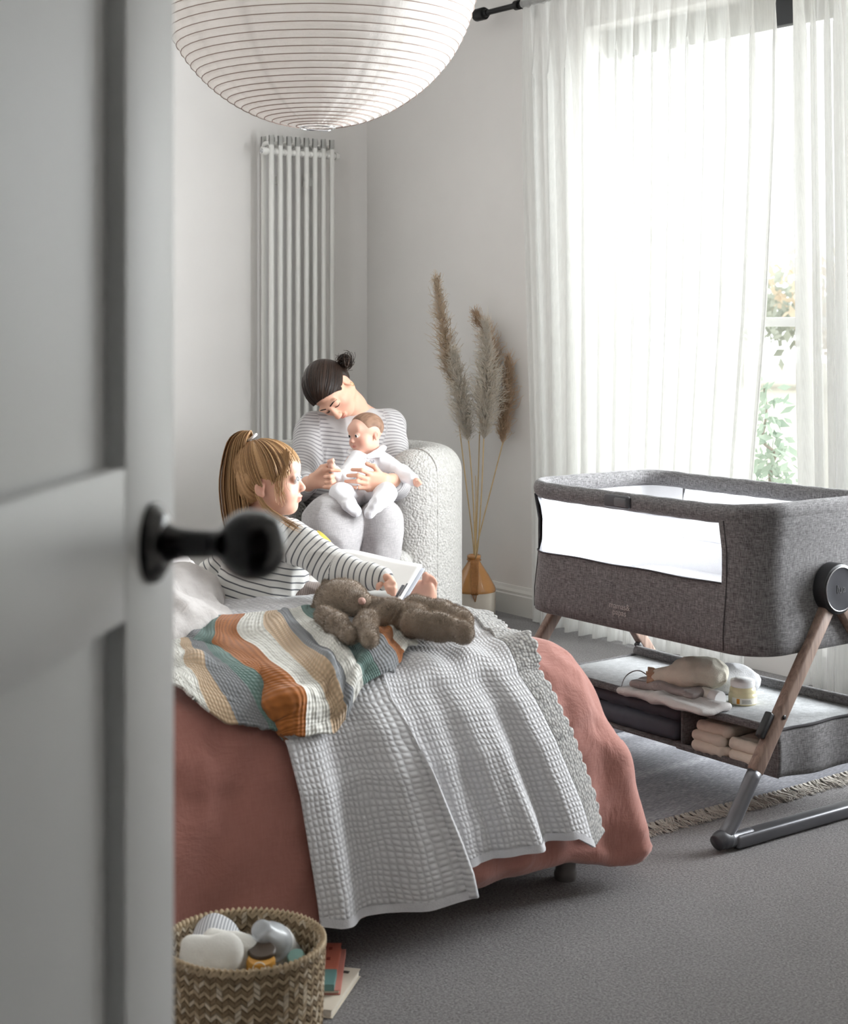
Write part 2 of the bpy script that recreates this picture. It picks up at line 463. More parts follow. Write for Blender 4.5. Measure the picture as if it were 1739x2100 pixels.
# skirting boards with a moulded top
def skirting(name, a, b, nrm):
    a, b, nrm = Vector(a), Vector(b), Vector(nrm)
    prof = [(0.0, 0.0), (0.020, 0.0), (0.020, 0.085), (0.016, 0.090), (0.016, 0.100), (0.010, 0.112), (0.006, 0.125), (0.0, 0.125)]
    V, F = [], []
    for q in (a, b):
        for o, z in prof: V.append(q+nrm*o+Vector((0, 0, z)))
    n = len(prof)
    for i in range(n): F.append((i, (i+1) % n, n+(i+1) % n, n+i))
    struct(name, (np.array(V), F), WHITE, smooth=False)
skirting('baseboard_back', (XL, WY, 0), (WX-0.02, WY, 0), (0, -1, 0))
skirting('baseboard_right', (WX, W1[1], 0), (WX, WY, 0), (-1, 0, 0))
skirting('baseboard_right', (WX, W2[1], 0), (WX, W1[0], 0), (-1, 0, 0))
# windows: frame, transom bar, dark blind box, panes
GLASS = (lambda t: t.done(t.n('ShaderNodeMixShader', i0=0.05, i1=t.n('ShaderNodeBsdfTransparent', Color=(0.97, 0.98, 0.97, 1)).outputs[0],
        i2=t.n('ShaderNodeBsdfGlossy', Roughness=0.02).outputs[0]).outputs[0]))(NT('window_glass'))
DARK = simple('dark_grey_metal', (52, 53, 56), 0.5, 0.0, 0.4, 0.05, 8)
UPVC = simple('white_window_frame', (236, 236, 234), 0.35, 0, 0.45, 0.02, 4)
def window(name, y0, y1):
    x = WX+0.16
    root = bpy.data.objects.new(name, None); COL.objects.link(root); root.location = (x, (y0+y1)/2, WZ0); root['kind'] = 'structure'
    f = 0.055
    obj('window_frame', join(bx((x, y0, WZ0), (x+0.06, y0+f, WZ1), 0.004), bx((x, y1-f, WZ0), (x+0.06, y1, WZ1), 0.004),
        bx((x, y0+f, WZ0), (x+0.06, y1-f, WZ0+0.08), 0.004), bx((x, y0+f, WZ1-f), (x+0.06, y1-f, WZ1), 0.004)), UPVC, root, angle=40)
    obj('transom_bar', bx((x+0.005, y0+f, 1.262), (x+0.055, y1-f, 1.297), 0.004), UPVC, root, angle=40)
    obj('blind_box', bx((x-0.05, y0+0.01, WZ1-0.12), (x-0.005, y1-0.01, WZ1), 0.006), DARK, root, angle=40)
    for z0, z1 in ((WZ0+0.08, 1.262), (1.297, WZ1-f)):
        obj('pane', bx((x+0.027, y0+f, z0), (x+0.031, y1-f, z1)), GLASS, root, smooth=False)
    return root
window('window_1', *W1); window('window_added', *W2)  # second window is added out of view to bring in more light

# the panelled door standing open on the left, with its black knob
DL = P(358, 1100, 1.150); DL.z = 0          # latch edge
DD = Vector((0.692, 0.721, 0)).normalized()  # along the door towards the latch edge
DN = Vector((DD.y, -DD.x, 0))               # out of the visible face
DW, DT, DH = 0.80, 0.042, 2.02
DOORP = simple('door_satin_paint', (241, 242, 242), 0.42, 0, 0.45, 0.03, 4, 0.02, 30)
def dbox(s0, s1, z0, z1, n0, n1, bev=0.002):
    """box on the door: s = distance back from the latch edge, n = out of the face"""
    v, f = box((0, 0, 0), (1, 1, 1), 0)
    c = DL-DD*((s0+s1)/2)+DN*((n0+n1)/2)+Vector((0, 0, (z0+z1)/2))
    ang = math.atan2(DD.y, DD.x)
    return box(c, (s1-s0, abs(n1-n0), z1-z0), bev, 2, ang)
door = bpy.data.objects.new('door_1', None); COL.objects.link(door); door.location = DL-DD*DW/2+Vector((0, 0, 0.008)); door['kind'] = 'structure'
zr0, zr1 = HC-(1272-660)/FPX*1.045, HC-(957-660)/FPX*1.045      # lock rail
st = 0.112
for nm, a in (('lock_stile', (0, st, 0.008, DH)), ('hinge_stile', (DW-st, DW, 0.008, DH))): obj(nm, dbox(a[0], a[1], a[2], a[3], -DT, 0), DOORP, door, angle=40)
for nm, a in (('top_rail', (DH-0.112, DH)), ('lock_rail', (zr0, zr1)), ('bottom_rail', (0.008, 0.21))): obj(nm, dbox(st, DW-st, a[0], a[1], -DT, 0), DOORP, door, angle=40)
for z0, z1 in ((0.21, zr0), (zr1, DH-0.112)): obj('door_panel', dbox(st-0.006, DW-st+0.006, z0-0.006, z1+0.006, -DT+0.014, -0.014, 0.0), DOORP, door, angle=40)
KNOBM = simple('black_knob_enamel', (9, 9, 10), 0.22, 0, 0.5, 0.05, 8, 0.02, 40, Coat0Weight=0.4)
kc = DL-DD*0.056+Vector((0, 0, HC-(1103-660)/FPX*1.12))
knob = obj('door_knob', lathe([(0.0, 0.040), (0.0095, 0.040), (0.0098, 0.046), (0.0120, 0.050), (0.0180, 0.054), (0.0222, 0.060), (0.0243, 0.067), (0.0244, 0.073), (0.0230, 0.081), (0.019, 0.088), (0.0115, 0.093), (0.0, 0.0945)], kc, DN, 40), KNOBM, door)
obj('knob_neck', lathe([(0.0, 0.0), (0.015, 0.0), (0.0145, 0.012), (0.0125, 0.016), (0.0108, 0.022), (0.0100, 0.030), (0.0096, 0.044)], kc, DN, 32), KNOBM, door)
obj('knob_rose', lathe([(0.0278, -0.001), (0.0280, 0.003), (0.0262, 0.006), (0.0235, 0.0066), (0.0222, 0.0085), (0.0195, 0.0105), (0.0150, 0.0115), (0.0, 0.0115)], kc, DN, 44), KNOBM, door)
# the landing the photographer stands on, unseen walls added to block sky light
LA = bx((-1.0, -1.7, 0), (-0.9, YF-0.1, 2.6)); LB = bx((1.9, -1.7, 0), (2.0, YF-0.1, 2.6)); LC = bx((-1.0, -1.8, 0), (2.0, -1.7, 2.6)); LD = bx((-1.0, -1.8, 2.6), (2.0, YF-0.1, 2.7))
struct('wall_landing', join(LA, LB, LC, LD, bx((-1.0, YF-0.1, 0), (XL, YF, 2.6))), WALL, smooth=False)
# =================================================================== sheer curtains on a black rod
def sheer_mat():
    t = NT('sheer_voile'); c = t.coord()
    w1 = t.wave(t.mapping(c, (1, 1, 1)), 260, 'Y', 1.5, 2, 3); w2 = t.wave(t.mapping(c), 300, 'Z', 1.5, 2, 3)
    slub = t.noise(t.mapping(c, (1, 60, 4)), 3, 3)
    dens = t.math('ADD', t.math('MULTIPLY', t.math('ADD', w1, w2), 0.05), t.math('MULTIPLY', slub, 0.22))
    fac = t.math('ADD', dens, 0.56, clamp=True)        # cover of the threads
    col = srgb(248, 248, 246)
    sh = t.n('ShaderNodeMixShader', i0=0.62, i1=t.n('ShaderNodeBsdfDiffuse', Color=col).outputs[0], i2=t.n('ShaderNodeBsdfTranslucent', Color=col).outputs[0]).outputs[0]
    tr = t.n('ShaderNodeBsdfTransparent', Color=(1, 1, 1, 1)).outputs[0]
    return t.done(t.n('ShaderNodeMixShader', i0=fac, i1=tr, i2=sh).outputs[0])
SHEER = sheer_mat()
RX, RZ = WX-0.10, 2.635
def curtain(name, label, edge_a, edge_b, seed, folds):
    """edge_a / edge_b: lists of (z, y) for the two vertical edges; folds = number of soft pleats"""
    nu, nv = 170, 70
    s = np.linspace(0, 1, nu)[:, None]; z = np.linspace(0.012, RZ+0.03, nv)[None, :]
    ya = np.interp(z, *zip(*edge_a)); yb = np.interp(z, *zip(*edge_b))
    r = np.random.default_rng(seed)
    ph = s*folds*2*np.pi+0.9*np.sin(s*7.3+seed)+0.35*np.sin(s*19+2*seed)+0.25*np.sin(z*1.4+seed)
    top = np.clip((RZ-z)/0.35, 0, 1)
    amp = (0.012+0.040*top)*(0.65+0.35*np.sin(s*11+seed*1.7))*(0.75+0.25*np.sin(z*1.1+s*4))
    x = RX+amp*np.sign(np.sin(ph))*np.abs(np.sin(ph))**0.8+0.006*np.sin(3*ph+1)*top
    near = np.exp(-((z-RZ)/0.02)**2); x = x+0*near
    y = ya+(yb-ya)*s+0.022*np.cos(ph)*top
    V = np.stack([x, y, z+0*s], -1).reshape(-1, 3)
    th = thing(name, label, 'curtain', (RX, float(np.mean(ya+yb))/2, 0.0), 'sheer curtains at the window')
    o = obj('voile', (V, grid_faces(nu, nv)), SHEER, th)
    # stitched side hem and rod pocket: doubled cloth
    hem = V.reshape(nu, nv, 3)[:5].copy(); hem[..., 0] -= 0.002
    obj('side_hem', (hem.reshape(-1, 3), grid_faces(5, nv)), SHEER, th)
    hem = V.reshape(nu, nv, 3)[-5:].copy(); hem[..., 0] -= 0.002
    obj('side_hem', (hem.reshape(-1, 3), grid_faces(5, nv)), SHEER, th)
    # gathered pocket round the rod
    a = np.linspace(0, 2*np.pi, 13)[None, :]; rr = 0.019+0.0035*np.sin(ph[:, :1]*2.2+seed)
    V2 = np.stack([RX+rr*np.cos(a), (ya[:, -1:]+(yb-ya)[:, -1:]*s)+0*a, RZ+rr*np.sin(a)], -1).reshape(-1, 3)
    obj('rod_pocket', (V2, grid_faces(nu, 13)), SHEER, th)
    return th
curtain('sheer_curtain', 'wide white sheer curtain hanging left of the gap in front of the window', [(0, 5.10), (0.7, 5.10), (2.0, 5.16), (2.7, 5.18)], [(0, 3.93), (0.7, 3.885), (1.3, 3.82), (2.0, 3.77), (2.7, 3.755)], 3, 14)
curtain('sheer_curtain', 'white sheer curtain panel cut off by the right edge of the picture', [(0, 3.69), (0.7, 3.675), (1.3, 3.69), (2.0, 3.705), (2.7, 3.717)], [(0, 3.30), (2.7, 3.34)], 8, 7)
ROD = simple('black_iron', (16, 16, 17), 0.45, 0.3, 0.5, 0.1, 12, 0.05, 90)
rod = thing('curtain_rod', 'black metal curtain rod with a cylindrical finial above the window', 'curtain rod', (RX, 4.0, RZ))
obj('rod', tube([(RX, 5.42, RZ), (RX, 3.0, RZ)], 0.0125, 16), ROD, rod, angle=50)
obj('finial', lathe([(0, 0), (0.026, 0.0), (0.028, 0.004), (0.028, 0.058), (0.026, 0.062), (0.018, 0.064), (0.016, 0.082), (0.0, 0.082)], (RX, 5.50, RZ), (0, -1, 0), 28), ROD, rod, angle=40)
for y in (5.215, 3.1):
    obj('bracket', join(tube([(RX, y-0.012, RZ), (RX, y+0.012, RZ)], 0.021, 16), tube([(RX+0.012, y, RZ-0.006), (WX, y, RZ-0.006)], 0.008, 10), box((WX-0.004, y, RZ-0.01), (0.008, 0.03, 0.07), 0.002)), ROD, rod, angle=40)
# =================================================================== bed, duvet, throws
from mathutils.bvhtree import BVHTree
def bvh_of(geo): return BVHTree.FromPolygons([tuple(v) for v in geo[0]], [tuple(int(i) for i in f) for f in geo[1]])
BU0, BU1, BV0, BV1 = 0.42, 2.44, 2.72, 4.20
bed = thing('bed', 'double bed with a slatted grey base under the coral duvet', 'bed', ((BU0+BU1)/2, (BV0+BV1)/2, 0))
bed['label'] = 'bed standing on grey plastic legs under the coral duvet'
GREYPL = simple('grey_plastic', (112, 108, 106), 0.45, 0, 0.4, 0.05, 10)
obj('divan_base', bx((BU0, BV0, 0.115), (BU1, BV1, 0.26), 0.02, 3), simple('divan_cloth', (120, 116, 114), 0.9, 0, 0.2, 0.1, 60, 0.2, 300), bed, angle=40)
obj('mattress', bx((BU0, BV0+0.02, 0.26), (BU1, BV1, 0.46), 0.05, 4), simple('mattress_ticking', (232, 230, 226), 0.9, 0, 0.2, 0.04, 20, 0.1, 200), bed, angle=40)
for lx, ly in ((2.425, 2.735), (2.40, 4.1), (0.5, 2.80), (0.5, 4.1)):
    obj('leg', lathe([(0.0, 0.0), (0.024, 0.0), (0.026, 0.004), (0.026, 0.018), (0.0235, 0.022), (0.0245, 0.11), (0.0245, 0.116), (0, 0.116)], (lx, ly, 0), (0, 0, 1), 28), GREYPL, bed, angle=40)

def linen_mat(name, a, b, wr=0.35):
    t = NT(name); c = t.coord()
    slub = t.noise(t.mapping(c, (260, 40, 40)), 1.0, 3); slub2 = t.noise(t.mapping(c, (40, 40, 260)), 1.0, 3)
    crease = t.noise(t.mapping(c, (1, 1, 0.7)), 9, 5, 0.6, 1.2)
    col = t.mix(t.math('MULTIPLY', t.math('ADD', slub, slub2), 0.5), srgb(*a), srgb(*b))
    h = t.math('ADD', t.math('MULTIPLY', t.math('ADD', slub, slub2), 0.06), crease)
    n = t.bump(h, wr, 0.02)
    return t.done(t.bsdf(col, 0.88, 0, 0.15, n, 0.3))
CORAL = linen_mat('coral_linen', (164, 108, 97), (187, 134, 123))
S = Sdf()
S.rbox((1.32, 3.41, 0.315), (1.195, 0.77, 0.245), 0.17, k=0.02)
S.rbox((1.32, 3.41, 0.22), (1.185, 0.76, 0.14), 0.05, k=0.05)
S.ell((2.05, 3.25, 0.49), (0.35, 0.4, 0.10), k=0.08)
dv, df = S.mesh(0.011, 2)
flare = 0.075*np.clip((0.50-dv[:, 2])/0.38, 0, 1)**1.3
dv[:, 0] += flare*np.clip((dv[:, 0]-2.15)/0.3, 0, 1); dv[:, 1] -= 0.6*flare*np.clip((2.95-dv[:, 1])/0.28, 0, 1)
crn = np.exp(-((dv[:, 0]-2.52)/0.10)**2-((dv[:, 1]-2.62)/0.10)**2)
dv[:, 2] -= 0.055*crn*np.clip((0.3-dv[:, 2])/0.2, 0, 1)
dn = normals(dv, df)
side = np.clip(1-np.abs(dn[:, 2])*1.5, 0, 1)
w = np.where(np.abs(dn[:, 0]) > np.abs(dn[:, 1]), dv[:, 1], dv[:, 0])
fold = np.sin(w*21+2.0*np.sin(w*7)+dv[:, 2]*1.5)*0.016+np.sin(w*47+2*np.sin(w*11)+dv[:, 2]*4)*0.006
rid = 1-np.abs(fbm(dv*np.array([6, 6, 5]), 3, 5)); rid2 = 1-np.abs(fbm(dv*np.array([14, 14, 9])+3, 2, 9))
dv = dv+dn*(side*fold*np.clip((0.58-dv[:, 2])*2.2, 0, 1)+0.012*(rid-0.6)+0.005*(rid2-0.6))[:, None]
dv[:, 2] = np.maximum(dv[:, 2], 0.045)
DUVET = (dv, df)
duvet = obj('duvet', DUVET, CORAL)
tag(duvet, 'crumpled coral pink linen duvet hanging over the bed side', 'duvet')
BED_BVH = bvh_of(DUVET)
def on_bed(px, py, lift=0.0):
    """point of the duvet seen at a picture position, lifted along its normal"""
    o = Vector((0, 0, HC)); d = (P(px, py, 1.0)-o).normalized()
    hit, n, _, _ = BED_BVH.ray_cast(o, d)
    if hit is None: return None
    return hit+n*lift
def bed_z(x, y):
    h, n, _, _ = BED_BVH.ray_cast(Vector((x, y, 1.2)), Vector((0, 0, -1)))
    return 0.57 if h is None else h.z
def push_out(V, bvh, gap, sub=1):
    out = V.copy()
    for i in range(len(V)):
        p = Vector(V[i]); h, n, _, d = bvh.find_nearest(p)
        if h is None: continue
        s = (p-h).dot(n)
        if s < gap: out[i] = np.array(p+n*(gap-s))
    return out

# ---- grey waffle throw with a crochet border
def waffle_mat():
    t = NT('waffle_cotton'); uv = t.coord('UV')
    wob = t.n('ShaderNodeTexNoise', Vector=uv, Scale=14.0, Detail=2.0).outputs['Color']
    v = t.n('ShaderNodeVectorMath', _operation='MULTIPLY_ADD', i0=wob, i1=(0.016, 0.022, 0), i2=uv).outputs[0]
    a = t.wave(t.mapping(v, (1, 1, 1)), 24, 'X'); b = t.wave(t.mapping(v, (1, 1, 1)), 26, 'Y')
    h = t.math('MULTIPLY', t.math('POWER', a, 0.6), t.math('POWER', b, 0.6))
    fine = t.noise(uv, 300, 2)
    col = t.ramp(h, [(0.0, srgb(200, 199, 201)), (0.7, srgb(222, 221, 223))])
    n = t.bump(t.math('ADD', h, t.math('MULTIPLY', fine, 0.12)), 0.55, 0.0045)
    return t.done(t.bsdf(col, 0.95, 0, 0.1, n, 0.2))
WAFFLE = waffle_mat()
prof_t = np.array([0.0, 0.62, 0.70, 0.78, 0.86, 0.95, 1.10, 1.25, 1.42])     # distance down the cloth
prof_v = np.array([3.42, 2.80, 2.728, 2.675, 2.635, 2.605, 2.585, 2.57, 2.56])
prof_z = np.array([0.60, 0.592, 0.572, 0.530, 0.463, 0.375, 0.228, 0.085, -0.08])
def waffle():
    nu, nt = 220, 200
    s = np.linspace(0, 1, nu)[:, None]; q = np.linspace(0, 1, nt)[None, :]
    # hem length varies along the cloth: long to the left of the big fold, shorter on the right
    hem = np.interp(s, [0, 0.05, 0.25, 0.36, 0.43, 0.48, 0.62, 0.80, 0.93, 1.0], [1.205, 1.215, 1.225, 1.215, 1.205, 1.175, 1.170, 1.165, 1.165, 1.20])
    t = q*hem
    left = np.interp(t, [0, 0.6, 0.8, 1.3], [1.66, 1.64, 1.60, 1.645])
    right = np.interp(t, [0, 0.30, 0.45, 0.66, 0.80, 0.95, 1.10, 1.25], [2.44, 2.39, 2.33, 2.23, 2.215, 2.27, 2.33, 2.37])
    u = left+(right-left)*s
    v = np.interp(t, prof_t, prof_v); z = np.interp(t, prof_t, prof_z)
    ft = np.clip((t-0.66)/0.5, 0, 1)
    # big overlapping fold and softer pleats
    f = 0.062*np.exp(-np.clip(0.41-s, 0, 1)/0.12)*(s < 0.41)+0.062*np.exp(-((s-0.41)/0.022)**2)*(s >= 0.41)
    f = f+0.026*np.sin(s*20+0.6)*np.clip((0.5-s)*4, 0, 1)+0.020*np.sin(s*27+1.4)*np.clip((s-0.5)*4, 0, 1)+0.004*np.sin(s*55+q*3)
    f = f+0.035*np.exp(-((s-0.78)/0.05)**2)*np.clip((t-0.75)/0.4, 0, 1)
    v = v-f*ft-0.012
    u = u+ft*0.05*np.exp(-((s-0.395)/0.03)**2)
    # small ruck on the top, where the cloth is gathered
    z = z+(1-np.clip((t-0.5)/0.2, 0, 1))*0.010*np.sin(s*34+4*q)+0.016*np.exp(-((t-0.70)/0.07)**2)*(np.sin(s*31+1)*0.5+0.5)
    V = np.stack([u+0*t, v+0*u, z+0*u], -1)
    uv = np.stack([s*0.78+0*t, t+0*s], -1)
    return V, uv
wv, wuv = waffle()
nu_, nt_ = wv.shape[:2]
for i_ in range(nu_):                      # let the top of the cloth settle on the duvet
    for j_ in range(nt_):
        tt = wuv[i_, j_, 1]
        if tt < 0.74:
            k_ = min(1.0, (0.74-tt)/0.12); zz = bed_z(wv[i_, j_, 0], wv[i_, j_, 1])+0.012+0.35*max(0.0, wv[i_, j_, 2]-0.60)
            wv[i_, j_, 2] += (zz-wv[i_, j_, 2])*k_
wflat = push_out(wv.reshape(-1, 3), BED_BVH, 0.010)
wv = wflat.reshape(nu_, nt_, 3)
throw = thing('waffle_throw', 'pale grey waffle cotton throw with a crochet border draped over the bed', 'throw', (2.0, 2.75, 0.1))
WF = grid_faces(nu_, nt_)[:, ::-1]
o = obj('cloth', (wflat, WF), WAFFLE, throw); uvset(o, wuv.reshape(-1, 2)); o.modifiers.new('thickness', 'SOLIDIFY').thickness = 0.006
# plain hem band
hb = wv[:, -4:].copy(); hb[..., 1] -= 0.003
o = obj('hem', (hb.reshape(-1, 3), grid_faces(nu_, 4)[:, ::-1]), simple('hem_cotton', (212, 211, 214), 0.95, 0, 0.1, 0.05, 40, 0.2, 300), throw)
# crochet border: scalloped strip along the right edge
def crochet_mat():
    t = NT('crochet_cotton'); uv = t.coord('UV')
    vor = t.n('ShaderNodeTexVoronoi', Vector=t.mapping(uv, (1, 1.0, 1)), Scale=120.0, Randomness=0.55).outputs['Distance']
    fine = t.noise(uv, 350, 2)
    col = t.ramp(vor, [(0.15, srgb(198, 196, 192)), (0.55, srgb(172, 170, 168)), (0.8, srgb(134, 133, 132))])
    n = t.bump(t.math('SUBTRACT', t.math('MULTIPLY', fine, 0.3), vor), 0.8, 0.005)
    return t.done(t.bsdf(col, 0.95, 0, 0.1, n, 0.2))
CROCHET = crochet_mat()
def crochet_strip(width, lift, i_edge, scal, name):
    e = wv[i_edge]; din = wv[i_edge-6]; nt = len(e); T = np.gradient(e, axis=0); T /= np.linalg.norm(T, axis=1)[:, None]
    out = e-din; out -= (out*T).sum(1)[:, None]*T; out /= np.linalg.norm(out, axis=1)[:, None]+1e-9
    for _ in range(8): out[1:-1] = (out[:-2]+out[1:-1]+out[2:])/3
    L = np.concatenate([[0], np.cumsum(np.linalg.norm(np.diff(e, axis=0), axis=1))])
    n2 = int(L[-1]/0.0035); Ls = np.linspace(0, L[-1], n2)
    E = np.stack([np.interp(Ls, L, e[:, c]) for c in range(3)], 1); O = np.stack([np.interp(Ls, L, out[:, c]) for c in range(3)], 1)
    rows = 12; r = np.linspace(0, 1, rows)[None, :]
    wd = width+scal*np.abs(np.sin(Ls*np.pi/0.030))
    V = E[:, None, :]+O[:, None, :]*(r*wd[:, None])[..., None]
    V = push_out(V.reshape(-1, 3), BED_BVH, 0.013+lift)
    uv = np.stack([(r*wd[:, None]).ravel(), np.repeat(Ls, rows)], 1)
    o = obj(name, (V, grid_faces(n2, rows)), CROCHET, throw); uvset(o, uv); o.modifiers.new('thickness', 'SOLIDIFY').thickness = 0.007
crochet_strip(0.062, 0.0, nu_-1, 0.010, 'crochet_border')
crochet_strip(0.030, 0.006, nu_-1, 0.010, 'crochet_edging')
WAF_BVH = bvh_of((np.vstack([dv, wflat]), np.vstack([df, WF+len(dv)])))
def on_top(px, py, lift=0.0):
    o = Vector((0, 0, HC)); d = (P(px, py, 1.0)-o).normalized()
    hit, n, _, _ = WAF_BVH.ray_cast(o, d)
    if hit is None: return None
    if n.dot(d) > 0: n = -n
    return hit+n*lift

# ---- striped knitted blanket: stripes white / tan / grey / green / rust ...
def knit_mat():
    t = NT('striped_knit'); a = t.attr('stripe'); uv = t.coord('UV')
    W, T, G, E, Ru = srgb(236, 234, 226), srgb(205, 178, 148), srgb(138, 140, 143), srgb(112, 138, 132), srgb(178, 110, 58)
    seq = [W, W, T, G, E, Ru, W, T, G, W, E, G, Ru, W]
    n = len(seq); fac = t.math('DIVIDE', a, float(n))
    col = t.ramp(fac, [(i/n, c) for i, c in enumerate(seq)], 'CONSTANT')
    v1 = t.wave(uv, 38, 'X', 0.3, 1, 2); v2 = t.wave(uv, 38, 'Y', 0.3, 1, 2)
    k = t.math('ADD', t.math('MULTIPLY', v1, 0.6), t.math('MULTIPLY', v2, 0.5))
    bob = t.math('MULTIPLY', t.wave(uv, 11, 'X'), t.wave(uv, 11, 'Y'))
    isw = t.ramp(fac, [(i/n, (1, 1, 1, 1) if c is W else (0, 0, 0, 1)) for i, c in enumerate(seq)], 'CONSTANT')
    h = t.math('ADD', k, t.math('MULTIPLY', t.math('MULTIPLY', bob, isw), 2.2))
    dark = t.math('MULTIPLY_ADD', t.math('MULTIPLY', v1, v2), 0.25, 0.82)
    col = t.mix(1.0, col, t.n('ShaderNodeCombineColor', Red=dark, Green=dark, Blue=dark).outputs[0], 'MULTIPLY')
    return t.done(t.bsdf(col, 0.95, 0, 0.1, t.bump(h, 0.6, 0.004), 0.25))
KNIT = knit_mat()
CUR = [  # boundaries of the stripes, from the hem upwards
 [(330,1425),(330,1400),(325,1370),(325,1340),(325,1315),(325,1290),(325,1278)],
 [(366,1440),(360,1420),(358,1395),(352,1365),(350,1335),(345,1305),(345,1282)],
 [(418,1478),(404,1446),(391,1412),(381,1383),(372,1350),(362,1315),(360,1284)],
 [(479,1500),(456,1462),(440,1430),(420,1390),(398,1355),(380,1320),(374,1288)],
 [(536,1508),(522,1480),(508,1450),(478,1408),(440,1374),(410,1332),(412,1284)],
 [(574,1514),(566,1486),(556,1456),(526,1412),(474,1382),(438,1334),(454,1278)],
 [(616,1516),(612,1478),(606,1440),(588,1402),(548,1368),(494,1326),(504,1274)],
 [(668,1508),(660,1468),(655,1440),(634,1400),(596,1364),(542,1318),(545,1270)],
 [(700,1480),(690,1445),(680,1414),(662,1378),(626,1350),(574,1304),(568,1268)],
 [(714,1448),(706,1420),(694,1390),(672,1362),(634,1330),(596,1292),(594,1266)],
 [(738,1418),(732,1396),(722,1372),(704,1346),(668,1314),(628,1284),(618,1264)],
 [(772,1394),(762,1376),(748,1354),(728,1330),(696,1302),(654,1276),(638,1262)],
 [(808,1374),(796,1356),(778,1336),(756,1314),(724,1290),(684,1270),(664,1258)],
 [(826,1352),(812,1338),(796,1322),(776,1304),(748,1284),(706,1266),(690,1256)],
 [(858,1318),(848,1308),(832,1298),(812,1288),(786,1276),(744,1262),(724,1254)]]
def knit():
    A = np.array(CUR, dtype=float); na, nb = A.shape[:2]
    Sa, Sb = 14, 22
    rows = np.array([catmull(A[i], Sb) for i in range(na)])                  # along the stripes
    G = np.array([catmull(rows[:, j], Sa) for j in range(rows.shape[1])]).transpose(1, 0, 2)
    NA, NB = G.shape[:2]
    a = np.linspace(0, na-1, NA)[:, None]; b = np.linspace(0, 1, NB)[None, :]
    # folds: ridges crossing the stripes
    h = 0.014+0.010*np.clip(np.sin(b*9.5+a*0.75+0.6), 0, 1)**1.5+0.008*np.clip(np.sin(b*17-a*0.9+1.0), 0, 1)**2+0.006*np.clip(np.sin(a*2.4+b*2), 0, 1)
    h = h+0.010*np.exp(-((b-0.84-0.03*np.sin(a))/0.09)**2)+0.010*np.exp(-((a-7.6-1.2*b)/0.35)**2)*np.clip(b*3, 0, 1)
    h = h+0.016*np.exp(-((a-9.6)/0.5)**2)*np.exp(-((b-0.45)/0.35)**2)+0.014*np.exp(-((a-12.0)/0.5)**2)*np.exp(-((b-0.3)/0.3)**2)
    edge = np.minimum(np.minimum(b*8, (1-b)*14), (na-1-a)*1.5); h = 0.013+(h-0.013)*np.clip(edge, 0, 1)
    V = np.zeros((NA, NB, 3)); up = Vector((0, 0, 1))
    for i in range(NA):
        for j in range(NB):
            p = on_top(G[i, j, 0], G[i, j, 1])
            if p is None: p = PZ(G[i, j, 0], G[i, j, 1], 0.585)
            V[i, j] = p
    for _ in range(30):
        V[1:-1, 1:-1] = (V[1:-1, 1:-1]*2+V[:-2, 1:-1]+V[2:, 1:-1]+V[1:-1, :-2]+V[1:-1, 2:])/6
    F = grid_faces(NA, NB); N = normals(V.reshape(-1, 3), F)
    if N[:, 2].mean() < 0: N = -N
    V2 = V.reshape(-1, 3)+N*h.reshape(-1, 1)
    La = np.cumsum(np.concatenate([[0], np.linalg.norm(np.diff(V[:, NB//3], axis=0), axis=1)])); Lb = np.cumsum(np.concatenate([[0], np.linalg.norm(np.diff(V[NA//2], axis=0), axis=1)]))
    uv = np.stack([np.repeat(La, NB), np.tile(Lb, NA)], 1)
    return V2, F, np.repeat(np.linspace(0, na-1, NA), NB), uv
kv, kf, ka, kuv = knit()
kv = push_out(kv, BED_BVH, 0.026)
kb = obj('striped_blanket', (kv, kf), KNIT)
fattr(kb, 'stripe', ka); uvset(kb, kuv); kb.modifiers.new('thickness', 'SOLIDIFY').thickness = -0.006
tag(kb, 'chunky knitted baby blanket striped in rust, green, tan, grey and white', 'blanket')
KN_BVH = bvh_of((kv, kf))

# ---- rumpled pale grey muslin bedding at the head of the bed, behind the girl
S = Sdf()
for c, r, e in (((1.52, 3.24, 0.585), (0.30, 0.17, 0.075), (0, 0, 25)), ((1.66, 3.48, 0.615), (0.28, 0.20, 0.095), (0, 5, 10)), ((1.76, 3.74, 0.615), (0.24, 0.2, 0.10), (0, 0, 30)), ((1.72, 3.22, 0.58), (0.16, 0.07, 0.05), (0, 0, 30)), ((1.3, 3.6, 0.62), (0.4, 0.4, 0.12), (0, 0, 0))):
    S.ell(c, r, e, k=0.05)
gv, gf = S.mesh(0.010, 2); gn = normals(gv, gf)
rg = 1-np.abs(vnoise(gv*np.array([9, 5, 9])+gv[:, [1, 2, 0]]*3, 3))
gv = gv+gn*(0.035*(rg-0.55)+0.010*fbm(gv*22, 2, 4))[:, None]
MUSLIN = linen_mat('pale_grey_muslin', (196, 190, 188), (214, 209, 207), 0.5)
tag(obj('muslin_duvet', (gv, gf), MUSLIN), 'rumpled pale grey muslin cover heaped behind the girl', 'bed cover')
